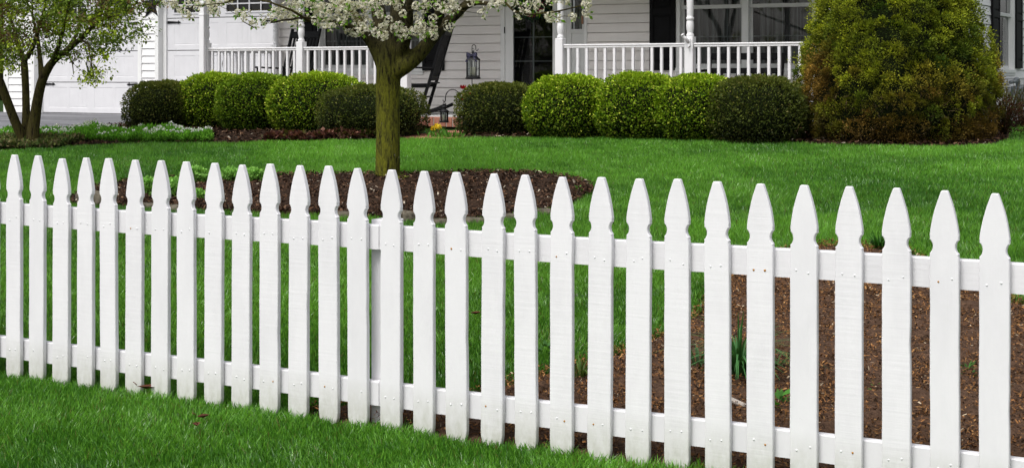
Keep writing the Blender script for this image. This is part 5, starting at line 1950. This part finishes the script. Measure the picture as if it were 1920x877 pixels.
for tx, d0 in zip(targets, tdir):
    c = np.array(tx) - np.array(MO)
    n = random.randint(40, 78)
    sp = rng.normal(0, 1, (n, 3)) * np.array([.085, .085, .042])
    pos = c + sp
    d = unit(rng.normal(0, .7, (n, 3)) + np.array([0, 0, -.35]) + np.array(d0) * .5)
    hue = random.random()
    if hue < .30: base = np.array([.26, .34, .022])
    elif hue < .85: base = np.array([.11, .17, .018])
    else: base = np.array([.13, .085, .035])
    col = base * rng.uniform(.5, 1.4, (n, 1))
    v, f, co = leaf_cards(pos, d, unit(np.cross(d, rand_dirs(n) * .8 + np.array([0, 0, 1.0]))), rng.uniform(.03, .058, n), rng.uniform(.016, .032, n), col, .12)
    lv.add(v, f, co)
link('leaves', lv.mesh('leaves', [M['leaf']]), maple)

# trees beyond the garage, seen past its corner
def far_tree(label, loc, h, r_, cols, n=3500):
    root = thing('background_tree', label, 'tree', (loc[0], loc[1], float(ground(loc[1]))), 0, 'trees beyond the garage')
    t_ = MB(); t_.tube([(0, 0, -.2), (.05, .05, h * .45), (0, 0, h * .8)], [.16, .11, .03], 8); t_.build('trunk', [M['maplebark']], root)
    d = rand_dirs(n)
    lum = 1 + .25 * wav(d[:, 0] * 4, d[:, 1] * 4 + d[:, 2] * 4, 1.2, loc[0])
    pos = d * (rng.random((n, 1)) ** .35) * np.array([r_, r_, h * .5]) * lum[:, None] + np.array([0, 0, h * .52])
    ax = unit(d + rng.normal(0, .8, (n, 3)))
    col = np.array(cols)[rng.integers(0, len(cols), n)] * rng.uniform(.5, 1.4, (n, 1))
    v, f, c = leaf_cards(pos, ax, unit(np.cross(ax, rand_dirs(n))), rng.uniform(.12, .25, n), .12, col, .1)
    bag = Bag(); bag.add(v, f, c); link('crown', bag.mesh('crown', [M['leaf']]), root)


for px, v_, h, r_, lab, cols in [(4, 33, 6.5, 2.6, 'olive green tree in the gap beyond the garage corner', [(.04, .06, .012), (.07, .075, .02)]),
                                 (-8, 29, 2.4, 1.5, 'low orange tinged bush tree under the olive one beyond the garage', [(.12, .07, .015), (.09, .09, .02), (.05, .07, .015)]),
                                 (-60, 36, 8.0, 3.5, 'tall dark tree farther out beyond the garage', [(.02, .04, .012), (.04, .055, .015)])]:
    q_ = at(px, 137, v_)
    far_tree(lab, (q_.x, v_), h, r_, cols)

# bare trees and a roof across the street: the windows mirror them
def bare_tree(label, x, y, h, seed):
    r = random.Random(seed)
    t_ = MB()
    def grow(p, d, L, w, n):
        q_ = p + d * L
        t_.tube([p, p + d * L * .5 + Vector((r.gauss(0, .03), r.gauss(0, .03), 0)) * L, q_], [w, w * .85, w * .7], 6, 0, False)
        if n == 0: return
        for k in range(3 if n > 2 else 4):
            a = r.uniform(0, 2 * PI); s_ = r.uniform(.35, .75)
            dd = (d + Vector((math.cos(a) * s_, math.sin(a) * s_, r.uniform(-.05, .25)))).normalized()
            grow(p + d * L * r.uniform(.65, 1), dd, L * r.uniform(.6, .8), w * .6, n - 1)
    grow(Vector((0, 0, -.2)), Vector((0, 0, 1)), h * .3, .22, 5)
    root = thing('bare_tree', label, 'tree', (x, y, -.3), 0, 'bare trees across the street')
    t_.build('branches', [M['maplebark']], root)
for i, (x, y, h) in enumerate([(-24, -16, 11), (-31, -22, 12), (-19, -26, 12), (-40, -20, 12), (-28, -34, 13)]):
    bare_tree('leafless tree across the street, mirrored in the porch windows', x, y, h, i + 5)

# ------------------------------------------------------------------ camera and light
cam = bpy.data.cameras.new('camera')
cam.sensor_width = 36; cam.lens = FPX / 1920 * 36
cam.shift_y = -(438.5 - HOR) / 1920
cam.clip_start = .05; cam.clip_end = 2000
co = bpy.data.objects.new('camera', cam); COL.objects.link(co)
co.location = (0, 0, EYE); co.rotation_euler = (PI / 2, 0, ALPHA)
SC.camera = co

w = bpy.data.worlds.new('World'); SC.world = w; w.use_nodes = True
nt = w.node_tree; nt.nodes.clear()
sky = nt.nodes.new('ShaderNodeTexSky'); sky.sky_type = 'NISHITA'; sky.sun_disc = False
SUN_EL, SUN_AZ = R(58), R(192)                      # azimuth: clockwise from +Y
sky.sun_elevation = SUN_EL; sky.sun_rotation = SUN_AZ
sky.air_density = 1.0; sky.dust_density = 4.0; sky.ozone_density = 1.0
hs = nt.nodes.new('ShaderNodeHueSaturation'); hs.inputs['Saturation'].default_value = .22; hs.inputs['Value'].default_value = 1.28
bg = nt.nodes.new('ShaderNodeBackground'); bg.inputs[1].default_value = .15
wo = nt.nodes.new('ShaderNodeOutputWorld')
nt.links.new(sky.outputs[0], hs.inputs['Color']); nt.links.new(hs.outputs[0], bg.inputs[0]); nt.links.new(bg.outputs[0], wo.inputs[0])
sl = bpy.data.lights.new('sun', 'SUN'); sl.energy = 1.85; sl.angle = R(30); sl.color = (1, .97, .93)
so = bpy.data.objects.new('sun', sl); COL.objects.link(so)
sdir = Vector((math.sin(SUN_AZ) * math.cos(SUN_EL), math.cos(SUN_AZ) * math.cos(SUN_EL), math.sin(SUN_EL)))
so.location = (0, -5, 12); so.rotation_euler = sdir.to_track_quat('Z', 'Y').to_euler()

SC.view_settings.view_transform = 'Standard'; SC.view_settings.look = 'None'
SC.view_settings.exposure = 0; SC.view_settings.gamma = 1
SC.cycles.max_bounces = 8; SC.cycles.transparent_max_bounces = 16
